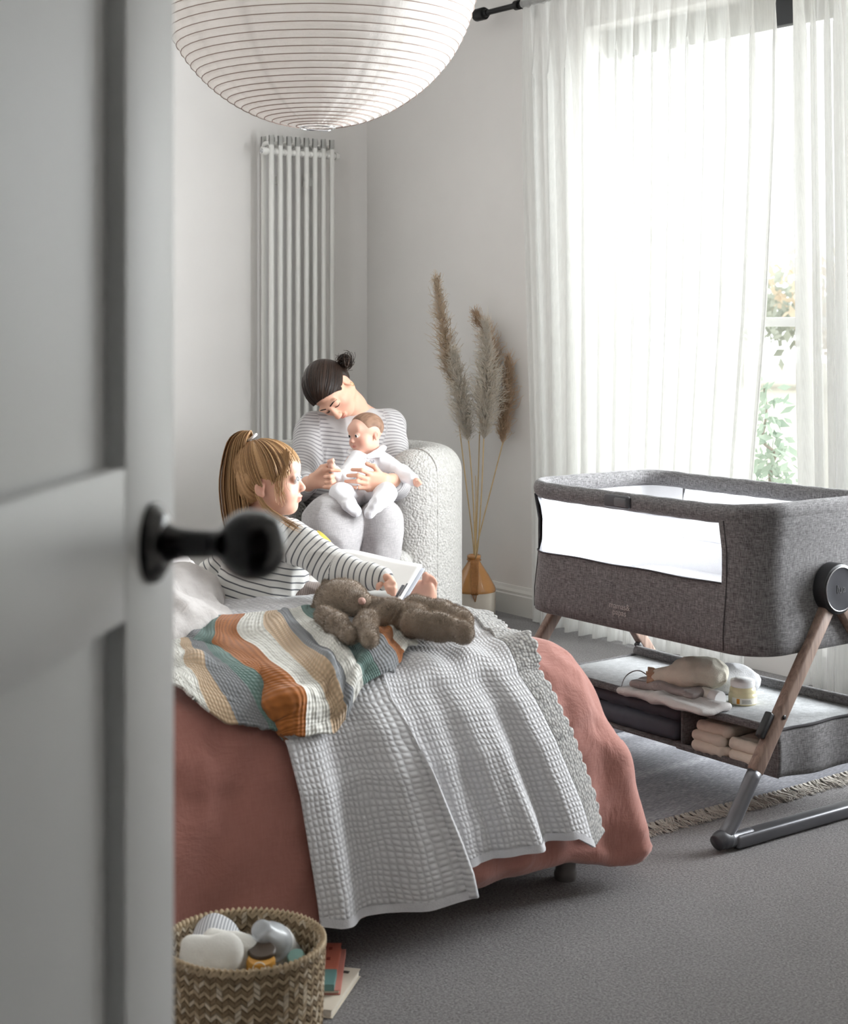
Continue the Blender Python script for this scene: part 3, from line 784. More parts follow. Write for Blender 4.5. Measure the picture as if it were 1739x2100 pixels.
# =================================================================== bedside crib on its A-frame stand
def heather(name, dark, light, sc=1.0):
    t = NT(name); c = t.coord()
    w1 = t.noise(t.mapping(c, (60*sc, 60*sc, 480*sc)), 1.0, 3, 0.6); w2 = t.noise(t.mapping(c, (420*sc, 420*sc, 60*sc)), 1.0, 3, 0.6)
    f = t.math('MULTIPLY', t.math('ADD', w1, w2), 0.5)
    col = t.ramp(f, [(0.32, srgb(*dark)), (0.52, tuple((a+b)/2 for a, b in zip(srgb(*dark), srgb(*light)))), (0.68, srgb(*light))])
    n = t.bump(f, 0.5, 0.002)
    return t.done(t.bsdf(col, 0.92, 0, 0.15, n, 0.2))
HEATHER = heather('grey_melange', (56, 54, 54), (148, 146, 147))
HEATHER_L = heather('light_grey_melange', (150, 152, 154), (206, 208, 210))
LINER = simple('white_liner', (238, 238, 240), 0.9, 0, 0.15, 0.03, 10, 0.2, 500)
def mesh_mat():
    t = NT('white_net'); c = t.coord()
    a = t.wave(t.mapping(c, rot=(0.785, 0, 0)), 110, 'Y'); b = t.wave(t.mapping(c, rot=(0.785, 0, 0)), 110, 'Z')
    f = t.math('MULTIPLY_ADD', t.math('MULTIPLY', a, b), -0.38, 0.56, clamp=True)
    col = srgb(222, 223, 230)
    sh = t.n('ShaderNodeMixShader', i0=0.55, i1=t.n('ShaderNodeBsdfDiffuse', Color=col).outputs[0], i2=t.n('ShaderNodeBsdfTranslucent', Color=col).outputs[0]).outputs[0]
    return t.done(t.n('ShaderNodeMixShader', i0=f, i1=t.n('ShaderNodeBsdfTransparent').outputs[0], i2=sh).outputs[0])
NET = mesh_mat()
BLACKP = simple('black_plastic', (34, 34, 36), 0.42, 0, 0.45, 0.05, 10)
CHAR = simple('charcoal_plastic', (66, 66, 70), 0.4, 0, 0.45, 0.04, 10)
GUN = simple('grey_metal_tube', (104, 104, 108), 0.34, 0.55, 0.5, 0.04, 14)
def wood_mat():
    t = NT('walnut_wood'); c = t.coord()
    g = t.noise(t.mapping(c, (60, 60, 4)), 1.5, 5, 0.6, 0.6)
    col = t.ramp(g, [(0.3, srgb(108, 88, 78)), (0.55, srgb(140, 118, 106)), (0.75, srgb(158, 137, 124))])
    return t.done(t.bsdf(col, 0.5, 0, 0.35, t.bump(g, 0.15, 0.002)))
WOOD = wood_mat()
CC = np.array([3.285, 3.13]); HXc, HYc, RC = 0.285, 0.462, 0.115
def rring(inset, n_c=12, n_x=16, n_y=40):
    hx, hy, r = HXc-inset, HYc-inset, max(RC-inset, 0.02)
    pts = []
    def arc(cx, cy, a0):
        for i in range(n_c): a = a0+math.pi/2*i/n_c; pts.append((cx+r*math.cos(a), cy+r*math.sin(a)))
    def seg(x0, y0, x1, y1, n):
        for i in range(n): pts.append((x0+(x1-x0)*i/n, y0+(y1-y0)*i/n))
    seg(-hx, hy-r, -hx, -hy+r, n_y)                 # near long side, far end to near end
    arc(-hx+r, -hy+r, math.pi); seg(-hx+r, -hy, hx-r, -hy, n_x)
    arc(hx-r, -hy+r, 1.5*math.pi); seg(hx, -hy+r, hx, hy-r, n_y)
    arc(hx-r, hy-r, 0); seg(hx-r, hy, -hx+r, hy, n_x); arc(-hx+r, hy-r, 0.5*math.pi)
    return np.array(pts)+CC
def loft(levels, idx=None, closed=True, wob=0.0, off=0.0):
    """levels: (z, inset); idx: slice of the ring indices"""
    V = []
    for z, ins in levels:
        q = rring(ins+off); n = len(q)
        if idx is not None: q = q[np.array(idx) % n]
        zz = np.full(len(q), z)
        if wob: zz = zz+wob*np.sin(q[:, 1]*26+q[:, 0]*30)*0.5+wob*np.sin(q[:, 1]*11)
        V.append(np.column_stack([q, zz]))
    V = np.array(V); m, n = V.shape[:2]
    G = V.transpose(1, 0, 2).reshape(-1, 3)
    return G, grid_faces(n, m, wrap_u=(idx is None))[:, ::-1]
NRING = len(rring(0)); NY, NCc, NXx = 40, 12, 16
SIDE_N = list(range(-6, NY))                                   # near long side
END_N = list(range(NY-1, NY+NCc*2+NXx+2))                      # near end with both its corners
SIDE_F = list(range(NY+2*NCc+NXx+1, 2*NY+2*NCc+NXx))
END_F = list(range(2*NY+2*NCc+NXx-1, NRING-4))
bas = thing('bedside_crib', 'grey melange bedside crib with white mesh sides on wooden A-frame legs', 'crib', (CC[0], CC[1], 0))
lowp = [(0.440, 0.028), (0.4365, 0.012), (0.442, 0.001), (0.47, 0.0), (0.52, 0.004), (0.57, 0.009), (0.612, 0.012)]
obj('lower_panel', loft(lowp), HEATHER, bas)
fullp = [(0.612, 0.012), (0.65, 0.014), (0.70, 0.013), (0.74, 0.006), (0.775, 0.001), (0.79, 0.0)]
for nm, ix in (('end_panel', END_N), ('end_panel', END_F)): obj(nm, loft(fullp, ix), HEATHER, bas)
for ix in (SIDE_N, SIDE_F): obj('mesh_side', loft([(0.606, 0.013), (0.64, 0.022), (0.69, 0.026), (0.74, 0.018), (0.770, 0.008)], ix), NET, bas)
obj('inner_liner', loft([(0.46, 0.02), (0.60, 0.022), (0.612, 0.024)]), LINER, bas)
for ix in (END_N, END_F): obj('end_lining', loft([(0.60, 0.022), (0.70, 0.024), (0.79, 0.02)], ix, wob=0.002), LINER, bas)
# padded top rail
prof = [(0.016*math.cos(a)*1.15, 0.025*math.sin(a)) for a in np.linspace(0, 2*math.pi, 16, endpoint=False)]
rq = [rring(0.016-o) for o, _ in prof]
RV = np.array([np.column_stack([q, np.full(len(q), 0.789+z)]) for q, (_, z) in zip(rq, prof)])       # (16, n, 3)
rip = 0.0006*np.sin(RV[..., 1]*70)*np.sin(RV[..., 0]*40+1); RV[..., 2] += rip
RV[..., 2] += 0.010*np.exp(-((RV[..., 1]-(CC[1]-HYc))/0.10)**2)+0.006*np.exp(-((RV[..., 1]-(CC[1]+HYc))/0.10)**2)
obj('top_rail', (RV.transpose(1, 0, 2).reshape(-1, 3), np.vstack([grid_faces(NRING, 16, True), np.array([[i*16+15, ((i+1) % NRING)*16+15, ((i+1) % NRING)*16, i*16] for i in range(NRING)])])), HEATHER, bas)
# piping at the seam, vertical seams at the panel joints
rp = rring(0.0095); seam = np.column_stack([rp, np.full(len(rp), 0.612)+0.0015*np.sin(rp[:, 1]*23)])
PIPING = simple('dark_piping', (70, 68, 70), 0.85, 0, 0.2, 0.1, 40)
for ix in (SIDE_N, SIDE_F): obj('piping', tube(seam[np.array(ix) % NRING], 0.0024, 8), PIPING, bas)
for i in (NY, NY+2*NCc+NXx, NRING-6):
    p = rring(0.0)[i]; q = rring(0.012)[i]
    obj('seam', tube([(p[0], p[1], 0.445), (p[0], p[1], 0.50), (q[0], q[1], 0.612), (q[0], q[1], 0.70), (p[0], p[1], 0.775)], 0.0014, 6), PIPING, bas)
obj('base_board', loft([(0.452, 0.02), (0.453, 0.14), (0.4535, 0.27)]), HEATHER, bas)
mt = loft([(0.456, 0.035), (0.462, 0.028), (0.505, 0.026), (0.520, 0.032), (0.527, 0.06), (0.531, 0.15), (0.532, 0.275)])
obj('mattress', mt, simple('crib_sheet', (240, 240, 243), 0.9, 0, 0.15, 0.03, 8, 0.3, 60), bas)
# latch on the near rail
lc = Vector((CC[0]-HXc-0.006, 3.165, 0.790))
lt = obj('latch', box(lc, (0.016, 0.098, 0.036), 0.015, 4), CHAR, bas, angle=50)
obj('latch_button', box(lc+Vector((-0.008, -0.020, 0)), (0.008, 0.046, 0.022), 0.007, 3), simple('latch_grey', (92, 92, 95), 0.4), lt, angle=50)
# lettering
def letters(name, body, size, loc, M3, m, parent, ext=0.0006, align='CENTER', outline=0.0):
    cu = bpy.data.curves.new(name, 'FONT'); cu.body = body; cu.size = size; cu.extrude = ext; cu.align_x = align; cu.space_line = 0.72
    cu.bevel_depth = 0; cu.offset = outline
    ob = bpy.data.objects.new(name+'_tmp', cu); COL.objects.link(ob); bpy.context.view_layer.update()
    me = bpy.data.meshes.new_from_object(ob.evaluated_get(bpy.context.evaluated_depsgraph_get()))
    bpy.data.objects.remove(ob); bpy.data.curves.remove(cu)
    v = np.array([x.co[:] for x in me.vertices]); f = [tuple(p.vertices) for p in me.polygons]; bpy.data.meshes.remove(me)
    if not len(v): return None
    v = v @ np.array(M3).T+np.array(loc)
    return obj(name, (v, f), m, parent, smooth=False)
lg = PX(1270, 1252, CC[0]-HXc-0.0012)
letters('logo', 'mamas&\npapas', 0.024, lg+Vector((0, 0, 0.004)), np.array([[0, 0, -1], [-1, 0, 0], [0, 1, 0]]), simple('logo_thread', (178, 174, 172), 0.8), bas, 0.0004)
# hubs, legs and feet at both ends
def stand(y_end, sgn):
    """sgn -1: near end, +1: far end"""
    yc = y_end+sgn*0.030; hub = Vector((CC[0], y_end, 0.592))
    h = obj('hub', lathe([(0.0, -0.002), (0.062, -0.002), (0.066, 0.0), (0.066, 0.028), (0.064, 0.034), (0.058, 0.036)], hub, (0, sgn, 0), 48), BLACKP, bas, angle=35)
    obj('hub_ring', lathe([(0.058, 0.0355), (0.0585, 0.0375), (0.0568, 0.0385), (0.0552, 0.0372)], hub, (0, sgn, 0), 48), simple('satin_chrome', (170, 170, 174), 0.25, 0.9), h)
    obj('hub_cover', lathe([(0.0556, 0.0372), (0.053, 0.0363), (0.03, 0.0368), (0.0, 0.037)], hub, (0, sgn, 0), 40), simple('matt_charcoal', (62, 62, 66), 0.8, 0, 0.1, 0.04, 10), h)
    if sgn < 0:
        letters('hub_lettering', 'lua', 0.03, hub+Vector((0, -0.0374, -0.009)), np.array([[1, 0, 0], [0, 0, -1], [0, 1, 0]]), simple('embossed_grey', (52, 52, 56), 0.5), h, 0.0005)
    for s in (-1, 1):
        foot = Vector((CC[0]+s*0.425, yc, 0.028)); top = hub+Vector((s*0.012, sgn*0.012, -0.03)); d = (foot-top)
        mid = top+d*0.735
        ax = d.normalized(); xx = Vector((0, 1, 0)); zz = ax.cross(xx).normalized()
        Mr = Matrix((xx, zz, ax)).transposed()
        obj('wooden_leg', box((top+mid)/2, (0.030, 0.040, (mid-top).length), 0.009, 3, rot=Mr), WOOD, bas, angle=50)
        obj('leg_bolt', lathe([(0, 0.0), (0.006, 0.0), (0.006, 0.002), (0.0, 0.001)], top+d*0.50+Vector((0, sgn*0.0155, 0)), (0, sgn, 0), 14), BLACKP, bas)
        path = [mid-ax*0.004, top+d*0.90, top+d*0.955, foot+Vector((-s*0.004, 0, 0.006)), foot+Vector((-s*0.030, 0, -0.004))]
        path = [mid-ax*0.004, top+d*0.92, foot+Vector((0, 0, 0.012)), foot+Vector((s*0.002, 0, 0.0)), foot+Vector((-s*0.035, 0, -0.0045)), foot+Vector((-s*0.09, 0, -0.0045))]
        obj('lower_leg', tube(catmull(path, 7), 0.0185, 18), GUN, bas)
        cl = obj('height_clip', box(top+d*0.56+Vector((s*0.004, sgn*-0.004, 0))-zz*s*0.027*(1 if zz.x*s > 0 else -1), (0.022, 0.018, 0.07), 0.005, 2, rot=Mr), BLACKP, bas, angle=50)
        cap = obj('foot_cap', tube(catmull([foot+Vector((-s*0.012, 0, -0.001)), foot+Vector((s*0.012, 0, 0.003)), foot+Vector((s*0.030, 0, -0.003))], 4), [0.0225, 0.0235, 0.019], 18), CHAR, bas)
    a = Vector((CC[0]-0.40, yc, 0.0225)); b = Vector((CC[0]+0.40, yc, 0.0225))
    obj('foot_bar', bx((a.x, a.y-0.022, 0.004), (b.x, b.y+0.022, 0.036), 0.008, 3), GUN, bas, angle=50)
stand(CC[1]-HYc+0.010, -1); stand(CC[1]+HYc-0.010, 1)
# storage shelf slung between the frames: tray on top, open pocket below
TU0, TU1, TV0, TV1, TZ = 3.115, 3.465, 2.70, 3.575, 0.245
tray = obj('shelf_tray', bx((TU0+0.006, TV0+0.006, TZ-0.012), (TU1-0.006, TV1-0.006, TZ), 0.003), HEATHER_L, bas, angle=50)
def lip(a, b, r=0.010): return tube(catmull([a, (np.array(a)+np.array(b))/2+np.array([0, 0, -0.004]), b], 10), r, 12)
obj('tray_edge', lip((TU0, TV0, TZ-0.004), (TU0, TV1, TZ-0.004), 0.011), HEATHER, bas)
obj('tray_edge', lip((TU1, TV0, TZ+0.012), (TU1, TV1, TZ+0.012), 0.016), HEATHER, bas)
obj('tray_edge', lip((TU0, TV1, TZ-0.002), (TU1, TV1, TZ-0.002), 0.008), HEATHER, bas)
ev = np.linspace(0, 1, 26)[:, None]; ez = np.linspace(0, 1, 8)[None, :]
EV = np.stack([TU0-0.01+(TU1-TU0+0.02)*ev+0*ez, TV0-0.004-0.006*np.sin(ez*np.pi)+0.004*np.sin(ev*13)+0*ez, 0.125+0.118*ez-0.010*np.sin(ev*np.pi)*(1-ez)], -1)
o = obj('pocket_end', (EV.reshape(-1, 3), grid_faces(26, 8)), HEATHER, bas); o.modifiers.new('thickness', 'SOLIDIFY').thickness = 0.005
obj('pocket_end_piping', tube(EV[:, -1], 0.004, 8), PIPING, bas)
obj('pocket_floor', bx((TU0, TV0, 0.122), (TU1, TV1, 0.130), 0.002), HEATHER, bas)
obj('pocket_back', bx((TU1-0.006, TV0, 0.128), (TU1, TV1, TZ-0.012)), HEATHER, bas)
obj('pocket_far_end', bx((TU0, TV1-0.006, 0.128), (TU1, TV1, TZ-0.012)), HEATHER, bas)
obj('pocket_divider', bx((TU0, 3.035, 0.130), (TU1-0.006, 3.043, TZ-0.012)), HEATHER, bas)
obj('pocket_front_strip', bx((TU0-0.003, TV0, 0.120), (TU0+0.002, 3.06, 0.137), 0.002), HEATHER, bas)
obj('pocket_corner_strip', bx((TU0-0.004, TV0-0.002, 0.130), (TU0+0.002, TV0+0.045, TZ-0.006), 0.002), HEATHER, bas)

# things on and in the shelf
def blob(prims, h=0.004, k=0.012, wr=0.0, wscale=30, seed=1, smooth=2):
    S = Sdf()
    for p in prims:
        if p[0] == 'e': S.ell(p[1], p[2], p[3] if len(p) > 3 else None, k=k)
        elif p[0] == 'c': S.cap(p[1], p[2], p[3], p[4], k=k)
        elif p[0] == 'b': S.rbox(p[1], p[2], p[3], p[4] if len(p) > 4 else None, k=k)
    V, F = S.mesh(h, smooth)
    if wr:
        N = normals(V, F); V = V+N*(wr*(1-2*np.abs(vnoise(V*wscale, seed)))+wr*0.4*vnoise(V*wscale*2.3, seed+3))[:, None]
    return V, F
NAPPY = simple('folded_nappy', (232, 222, 208), 0.9, 0, 0.15, 0.05, 30, 0.25, 260)
for i, (x, y, z, rz, sx) in enumerate(((3.20, 2.945, 0.143, 8, 0.085), (3.20, 2.95, 0.168, -5, 0.080), (3.205, 2.945, 0.193, 4, 0.072), (3.20, 2.815, 0.143, -6, 0.080), (3.20, 2.82, 0.172, 5, 0.075))):
    g = blob([('b', (x, y, z), (sx, 0.060, 0.0125), 0.0122, (0, 0, rz)), ('c', (x-sx+0.006, y-0.045, z), (x-sx+0.006, y+0.045, z+0.001), 0.014, 0.013)], 0.004, 0.01, 0.0025, 34, i)
    tag(obj('folded_nappy', g, NAPPY), ['bottom', 'middle', 'top', 'bottom', 'top'][i]+' cream folded nappy of the '+('stack beside the pocket divider' if i < 3 else 'shorter stack by the wooden leg')+' under the crib', 'nappy', 'folded nappies in the crib pocket')
mat_pad = blob([('b', (3.29, 3.31, 0.155), (0.165, 0.235, 0.026), 0.022), ('b', (3.30, 3.30, 0.200), (0.155, 0.22, 0.018), 0.017)], 0.006, 0.004, 0.003, 20, 4)
tag(obj('changing_mat', mat_pad, simple('slate_mat', (92, 96, 106), 0.6, 0, 0.3, 0.1, 12, 0.1, 90)), 'slate grey padded changing mat folded inside the crib shelf pocket', 'changing mat')
# jar of balm
jc = PZ(1523, 1442, TZ)
jar = thing('balm_jar', 'squat cream glass jar with a white lid on the crib shelf', 'jar', jc)
obj('glass_body', lathe([(0.0, 0.0005), (0.036, 0.0005), (0.0385, 0.004), (0.0385, 0.022), (0.0370, 0.028), (0.0350, 0.031), (0.0355, 0.034), (0.0345, 0.042), (0.0315, 0.0465), (0.030, 0.048), (0.0, 0.048)], jc, (0, 0, 1), 44), simple('cream_balm', (226, 216, 176), 0.25, 0, 0.5, 0.03, 8), jar)
obj('lid', lathe([(0.0, 0.047), (0.0320, 0.047), (0.0330, 0.050), (0.0330, 0.061), (0.0315, 0.065), (0.024, 0.0655), (0.023, 0.0672), (0.0, 0.0675)], jc, (0, 0, 1), 44), simple('white_lid', (240, 240, 240), 0.4, 0, 0.4, 0.02, 6), jar)
def arc_label(c, r, z0, z1, a0, a1, m, parent, name, n=20):
    V, F = [], []
    for i in range(n+1):
        a = a0+(a1-a0)*i/n
        for z in (z0, z1): V.append((c[0]+r*math.cos(a), c[1]+r*math.sin(a), c[2]+z))
    for i in range(n): F.append((2*i, 2*i+2, 2*i+3, 2*i+1))
    return obj(name, (np.array(V), F), m, parent)
vd = math.atan2(-F2[1], -F2[0])
arc_label(jc, 0.0389, 0.005, 0.0215, vd-1.0, vd+1.2, simple('paper_label', (232, 229, 218), 0.7), jar, 'label_band')
arc_label(jc, 0.0392, 0.006, 0.020, vd-0.62, vd-0.40, simple('orange_print', (214, 142, 50), 0.7), jar, 'label_mark')
for z in (0.008, 0.0115, 0.0150): arc_label(jc, 0.0392, z, z+0.0014, vd-0.25, vd+0.55-z*12, simple('grey_print', (120, 120, 118), 0.7), jar, 'label_line')
# cream tube
ta, tb = PZ(1400, 1412, TZ+0.022), PZ(1462, 1430, TZ+0.024)
tub = thing('cream_tube', 'orange and white cream tube with a white cap lying against the jar', 'tube', (ta+tb)/2-Vector((0, 0, 0.02)))
dirt = (tb-ta).normalized()
obj('tube_body', tube([ta-dirt*0.02, ta, ta+dirt*0.03, tb], [0.006, 0.014, 0.020, 0.021], 20), simple('orange_tube', (222, 168, 92), 0.4), tub)
obj('tube_shoulder', tube([ta+dirt*0.045, tb], 0.0216, 20), simple('white_tube', (236, 234, 226), 0.4), tub, angle=40)
obj('tube_cap', tube([tb, tb+dirt*0.004, tb+dirt*0.028, tb+dirt*0.031], [0.0212, 0.0222, 0.0222, 0.020], 24), simple('white_lid', (240, 240, 240)), tub, angle=40)
# knitted cream drawstring bag
K0, K1, K2 = PZ(1352, 1388, TZ+0.055), PZ(1405, 1385, TZ+0.065), PZ(1462, 1382, TZ+0.07)
bagt = thing('knitted_bag', 'cream knitted drawstring bag lying on folded cloths on the crib shelf', 'bag', K1-Vector((0, 0, 0.06)))
obj('bag_body', blob([('c', K0, K1, 0.022, 0.034), ('e', K1+(K2-K1)*0.5+Vector((0, 0, 0.006)), (0.075, 0.05, 0.042), (0, 0, 140)), ('e', K2, (0.035, 0.03, 0.026))], 0.0035, 0.03, 0.003, 38, 6), simple('cream_knit', (226, 220, 206), 0.95, 0, 0.1, 0.05, 40, 0.5, 420), bagt)
nd = (K0-K1).normalized(); sd = nd.cross(Vector((0, 0, 1))).normalized(); ud = sd.cross(nd)
fr_ = []
for a in np.linspace(0, 2*np.pi, 30, endpoint=False):
    rr = 0.021+0.006*math.sin(a*6); fr_.append([K0+nd*0.004+(sd*math.cos(a)+ud*math.sin(a))*0.019, K0+nd*0.014+(sd*math.cos(a)+ud*math.sin(a))*rr, K0+nd*0.030+(sd*math.cos(a)+ud*math.sin(a))*rr*1.12])
obj('frilled_mouth', (np.array(fr_).reshape(-1, 3), grid_faces(30, 3, True)), simple('tan_lace', (196, 164, 140), 0.95, 0, 0.1, 0.15, 120, 0.5, 300), bagt)
cp = catmull([PZ(1338, 1392, TZ+0.05), PZ(1310, 1375, TZ+0.05), PZ(1285, 1385, TZ+0.03), PZ(1275, 1410, TZ+0.012), PZ(1290, 1420, TZ+0.006), PZ(1318, 1410, TZ+0.02), PZ(1348, 1392, TZ+0.045)], 8)
obj('drawstring', tube(cp, 0.0016, 6), simple('grey_cord', (96, 88, 86), 0.9), bagt)
# folded grey cloths under it
def folded(name, label, pts, hw, hh, rgb, seed):
    pr = []
    for a, b in zip(pts[:-1], pts[1:]): pr.append(('c', a, b, hh, hh))
    S = Sdf(); dirv = (pts[-1]-pts[0]).normalized(); sidev = Vector((-dirv.y, dirv.x, 0))
    for k in np.linspace(-hw, hw, 7): S.chain([p+sidev*k+Vector((0, 0, 0.003*math.sin(k*90))) for p in pts], [hh*0.8]+[hh]*(len(pts)-2)+[hh*0.8], k=0.02)
    V, F = S.mesh(0.004, 2); N = normals(V, F); V = V+N*(0.003*(1-2*np.abs(vnoise(V*np.array([20, 20, 60]), seed))))[:, None]
    V[:, 2] = np.maximum(V[:, 2], TZ+0.001)
    return tag(obj(name, (V, F), simple(name+str(seed), rgb, 0.92, 0, 0.12, 0.06, 30, 0.4, 260)), label, 'cloth', 'folded cloths on the crib shelf')
folded('folded_cloth', 'white folded muslin cloth at the bottom of the pile on the crib shelf', [PZ(1300, 1412, TZ+0.012), PZ(1370, 1428, TZ+0.012), PZ(1466, 1455, TZ+0.012)], 0.055, 0.011, (214, 210, 208), 2)
folded('folded_cloth', 'taupe grey folded garment between the white muslin and the knitted bag', [PZ(1318, 1398, TZ+0.030), PZ(1372, 1405, TZ+0.032), PZ(1440, 1424, TZ+0.028)], 0.045, 0.010, (166, 158, 156), 5)
folded('folded_cloth', 'crumpled light grey cloth behind the jar on the crib shelf', [PZ(1470, 1385, TZ+0.028), PZ(1492, 1392, TZ+0.035), PZ(1512, 1400, TZ+0.026)], 0.05, 0.030, (188, 188, 190), 7)

# =================================================================== rug with a fringe
def rug_mat():
    t = NT('flatweave_rug'); c = t.coord()
    w = t.noise(t.mapping(c, (50, 330, 1)), 1.0, 3, 0.6); b = t.noise(t.mapping(c, (0.6, 7, 1)), 1.0, 3)
    f = t.math('ADD', t.math('MULTIPLY', w, 0.6), t.math('MULTIPLY', b, 0.5))
    col = t.ramp(f, [(0.38, srgb(68, 68, 74)), (0.55, srgb(116, 116, 123)), (0.72, srgb(180, 180, 184))])
    return t.done(t.bsdf(col, 0.95, 0, 0.1, t.bump(w, 0.6, 0.004), 0.2))
rug = thing('rug', 'grey flatweave rug with a knotted fringe under the crib', 'rug', (3.2, 3.7, 0))
RU0, RU1, RV0, RV1 = 2.46, 3.98, 2.885, 4.75
ru = np.linspace(RU0, RU1, 60)[:, None]; rv_ = np.linspace(RV0, RV1, 70)[None, :]
RVt = np.stack([ru+0*rv_, rv_+0.004*np.sin(ru*9)*np.exp(-(rv_-RV0)*6), 0.0075+0.0015*np.sin(ru*7+rv_*5)+0*ru], -1).reshape(-1, 3)
o = obj('weave', (RVt, grid_faces(60, 70)), rug_mat(), rug); o.modifiers.new('thickness', 'SOLIDIFY').thickness = 0.006
FRM = simple('fringe_cotton', (188, 182, 174), 0.95, 0, 0.1, 0.15, 60, 0.3, 400)
tm = []
for k in range(6):
    n = 16; t = np.linspace(0, 1, 7)
    base = np.stack([RNG.normal(0, 0.003, n), np.zeros(n)], 1)
    curl = RNG.normal(0, 0.020, (n, 1))+RNG.normal(0, 0.013); L = 0.045+0.022*RNG.random((n, 1))
    x = base[:, :1]+curl*t**1.6; y = -L*t; z = 0.009*np.exp(-t*6)+0.003+0.005*RNG.random((n, 1))*np.sin(t*3.1)+0*x
    V, F = strands(np.stack([x, y+0*x, z], -1), 0.0018, 0.0008)
    kn = lathe([(0.0, -0.004), (0.0045, -0.001), (0.0045, 0.003), (0.0, 0.006)], (0, -0.002, 0.008), (0, 1, 0), 10)
    V2, F2_ = join((V, F), kn)
    me = mesh_of('tassel', V2, F2_); me.materials.append(FRM); tm.append(me)
for i in range(84):
    o = bpy.data.objects.new('tassel', tm[i % 6]); COL.objects.link(o); o.parent = rug
    x = RU0+0.008+i*(RU1-RU0-0.016)/83
    o.location = Vector((x, RV0+0.004*math.sin(x*9), 0.0))-wloc(rug); o.rotation_euler = (0, 0, random.uniform(-0.35, 0.35))
# =================================================================== column radiator
RADM = simple('radiator_enamel', (232, 231, 227), 0.35, 0, 0.45, 0.02, 4)
rad = thing('radiator', 'tall white column radiator on the wall in the corner', 'radiator', (3.99, 6.42, 0.3))
y0r, y1r, z0r, z1r = 6.365, 6.435, 0.30, 2.105
sec_prev = None
for i in range(8):
    x = 3.818+i*0.0479
    g = []
    for y in (y0r, y1r):
        g.append(tube(catmull([(x, y, z0r), (x, y, z0r+0.02), (x, y, (z0r+z1r)/2), (x, y, z1r-0.02), (x, y, z1r)], 4), [0.0125]*17, 14))
    for z, s in ((z1r, 1), (z0r, -1)):
        g.append(tube(catmull([(x, y0r, z-s*0.03), (x, y0r, z-s*0.004), (x, y0r+0.012, z+s*0.008), (x, (y0r+y1r)/2, z+s*0.010), (x, y1r-0.012, z+s*0.008), (x, y1r, z-s*0.004), (x, y1r, z-s*0.03)], 4), 0.0128, 12))
        g.append(lathe([(0, -0.0235), (0.014, -0.0235), (0.016, -0.02), (0.016, 0.02), (0.014, 0.0235), (0, 0.0235)], (x, y0r+0.012, z-s*0.030), (1, 0, 0), 20))
    obj('section', join(*g), RADM, rad, angle=50)
CHROME = simple('bright_chrome', (210, 210, 212), 0.12, 1.0)
for x, s in ((3.818-0.024, -1), (3.818+7*0.0479+0.024, 1)):
    p = obj('end_plug', lathe([(0, 0), (0.019, 0.0), (0.019, 0.012), (0.016, 0.016), (0.016, 0.022), (0.0, 0.022)], (x, y0r+0.012, z1r-0.030), (s, 0, 0), 22), RADM, rad, angle=40)
    obj('vent_screw', lathe([(0.012, 0.022), (0.011, 0.026), (0.005, 0.027), (0.004, 0.024), (0, 0.024)], (x, y0r+0.012, z1r-0.030), (s, 0, 0), 18), CHROME, p, angle=40)
for x in (3.90, 4.08):
    for z in (1.95, 0.5): obj('wall_bracket', join(bx((x-0.008, y1r, z-0.02), (x+0.008, WY, z+0.02), 0.003)), RADM, rad, angle=40)

# =================================================================== round paper lantern
def paper_mat():
    t = NT('rice_paper'); c = t.coord(); a = t.attr('gore')
    f = t.noise(t.mapping(c, (1, 1, 2.5)), 14, 5, 0.6); fib = t.noise(t.mapping(c, (8, 8, 1)), 20, 3)
    col = t.ramp(f, [(0.3, srgb(236, 232, 228)), (0.7, srgb(245, 242, 239))])
    col = t.mix(t.math('MULTIPLY', a, 0.35), col, srgb(186, 182, 178))
    n = t.bump(t.math('ADD', f, t.math('MULTIPLY', fib, 0.25)), 0.35, 0.01)
    d = t.n('ShaderNodeBsdfDiffuse', Color=col, Normal=n).outputs[0]; tr = t.n('ShaderNodeBsdfTranslucent', Color=col, Normal=n).outputs[0]
    return t.done(t.n('ShaderNodeMixShader', i0=0.40, i1=d, i2=tr).outputs[0])
LC_ = P(651, -66, 4.0); LR, LRZ = 0.409, 0.404
lan = thing('paper_lantern', 'large round white paper lantern lampshade with thin wire ribs', 'pendant lamp', LC_-Vector((0, 0, LRZ)))
nt_l, np_l = 240, 120; nrib = 58
th0 = math.asin(0.045/LR)
th = np.linspace(th0, math.pi-th0, nt_l)[None, :]; ph = np.linspace(0, 2*np.pi, np_l, endpoint=False)[:, None]
fr = (th-th0)/(math.pi-2*th0)*nrib+ph/(2*np.pi)
sag = 0.0032*np.abs(np.sin(fr*np.pi))*(1+0.5*np.sin(ph*11+th*5))+0.0018*np.sin(ph*40+th*9)*np.abs(np.sin(fr*np.pi))
rr = 1-sag/LR
LV = np.stack([LC_.x+LR*rr*np.sin(th)*np.cos(ph), LC_.y+LR*rr*np.sin(th)*np.sin(ph), LC_.z+LRZ*rr*np.cos(th)+0*ph], -1)
o = obj('paper_shade', (LV.reshape(-1, 3), grid_faces(np_l, nt_l, True)), paper_mat(), lan)
gore = np.exp(-((((ph/(2*np.pi)*14+0.35) % 1)-0.5)/0.03)**2)+0*th; fattr(o, 'gore', gore.ravel())
q = np.linspace(0, 1, nrib*48); tq = th0+(math.pi-2*th0)*q
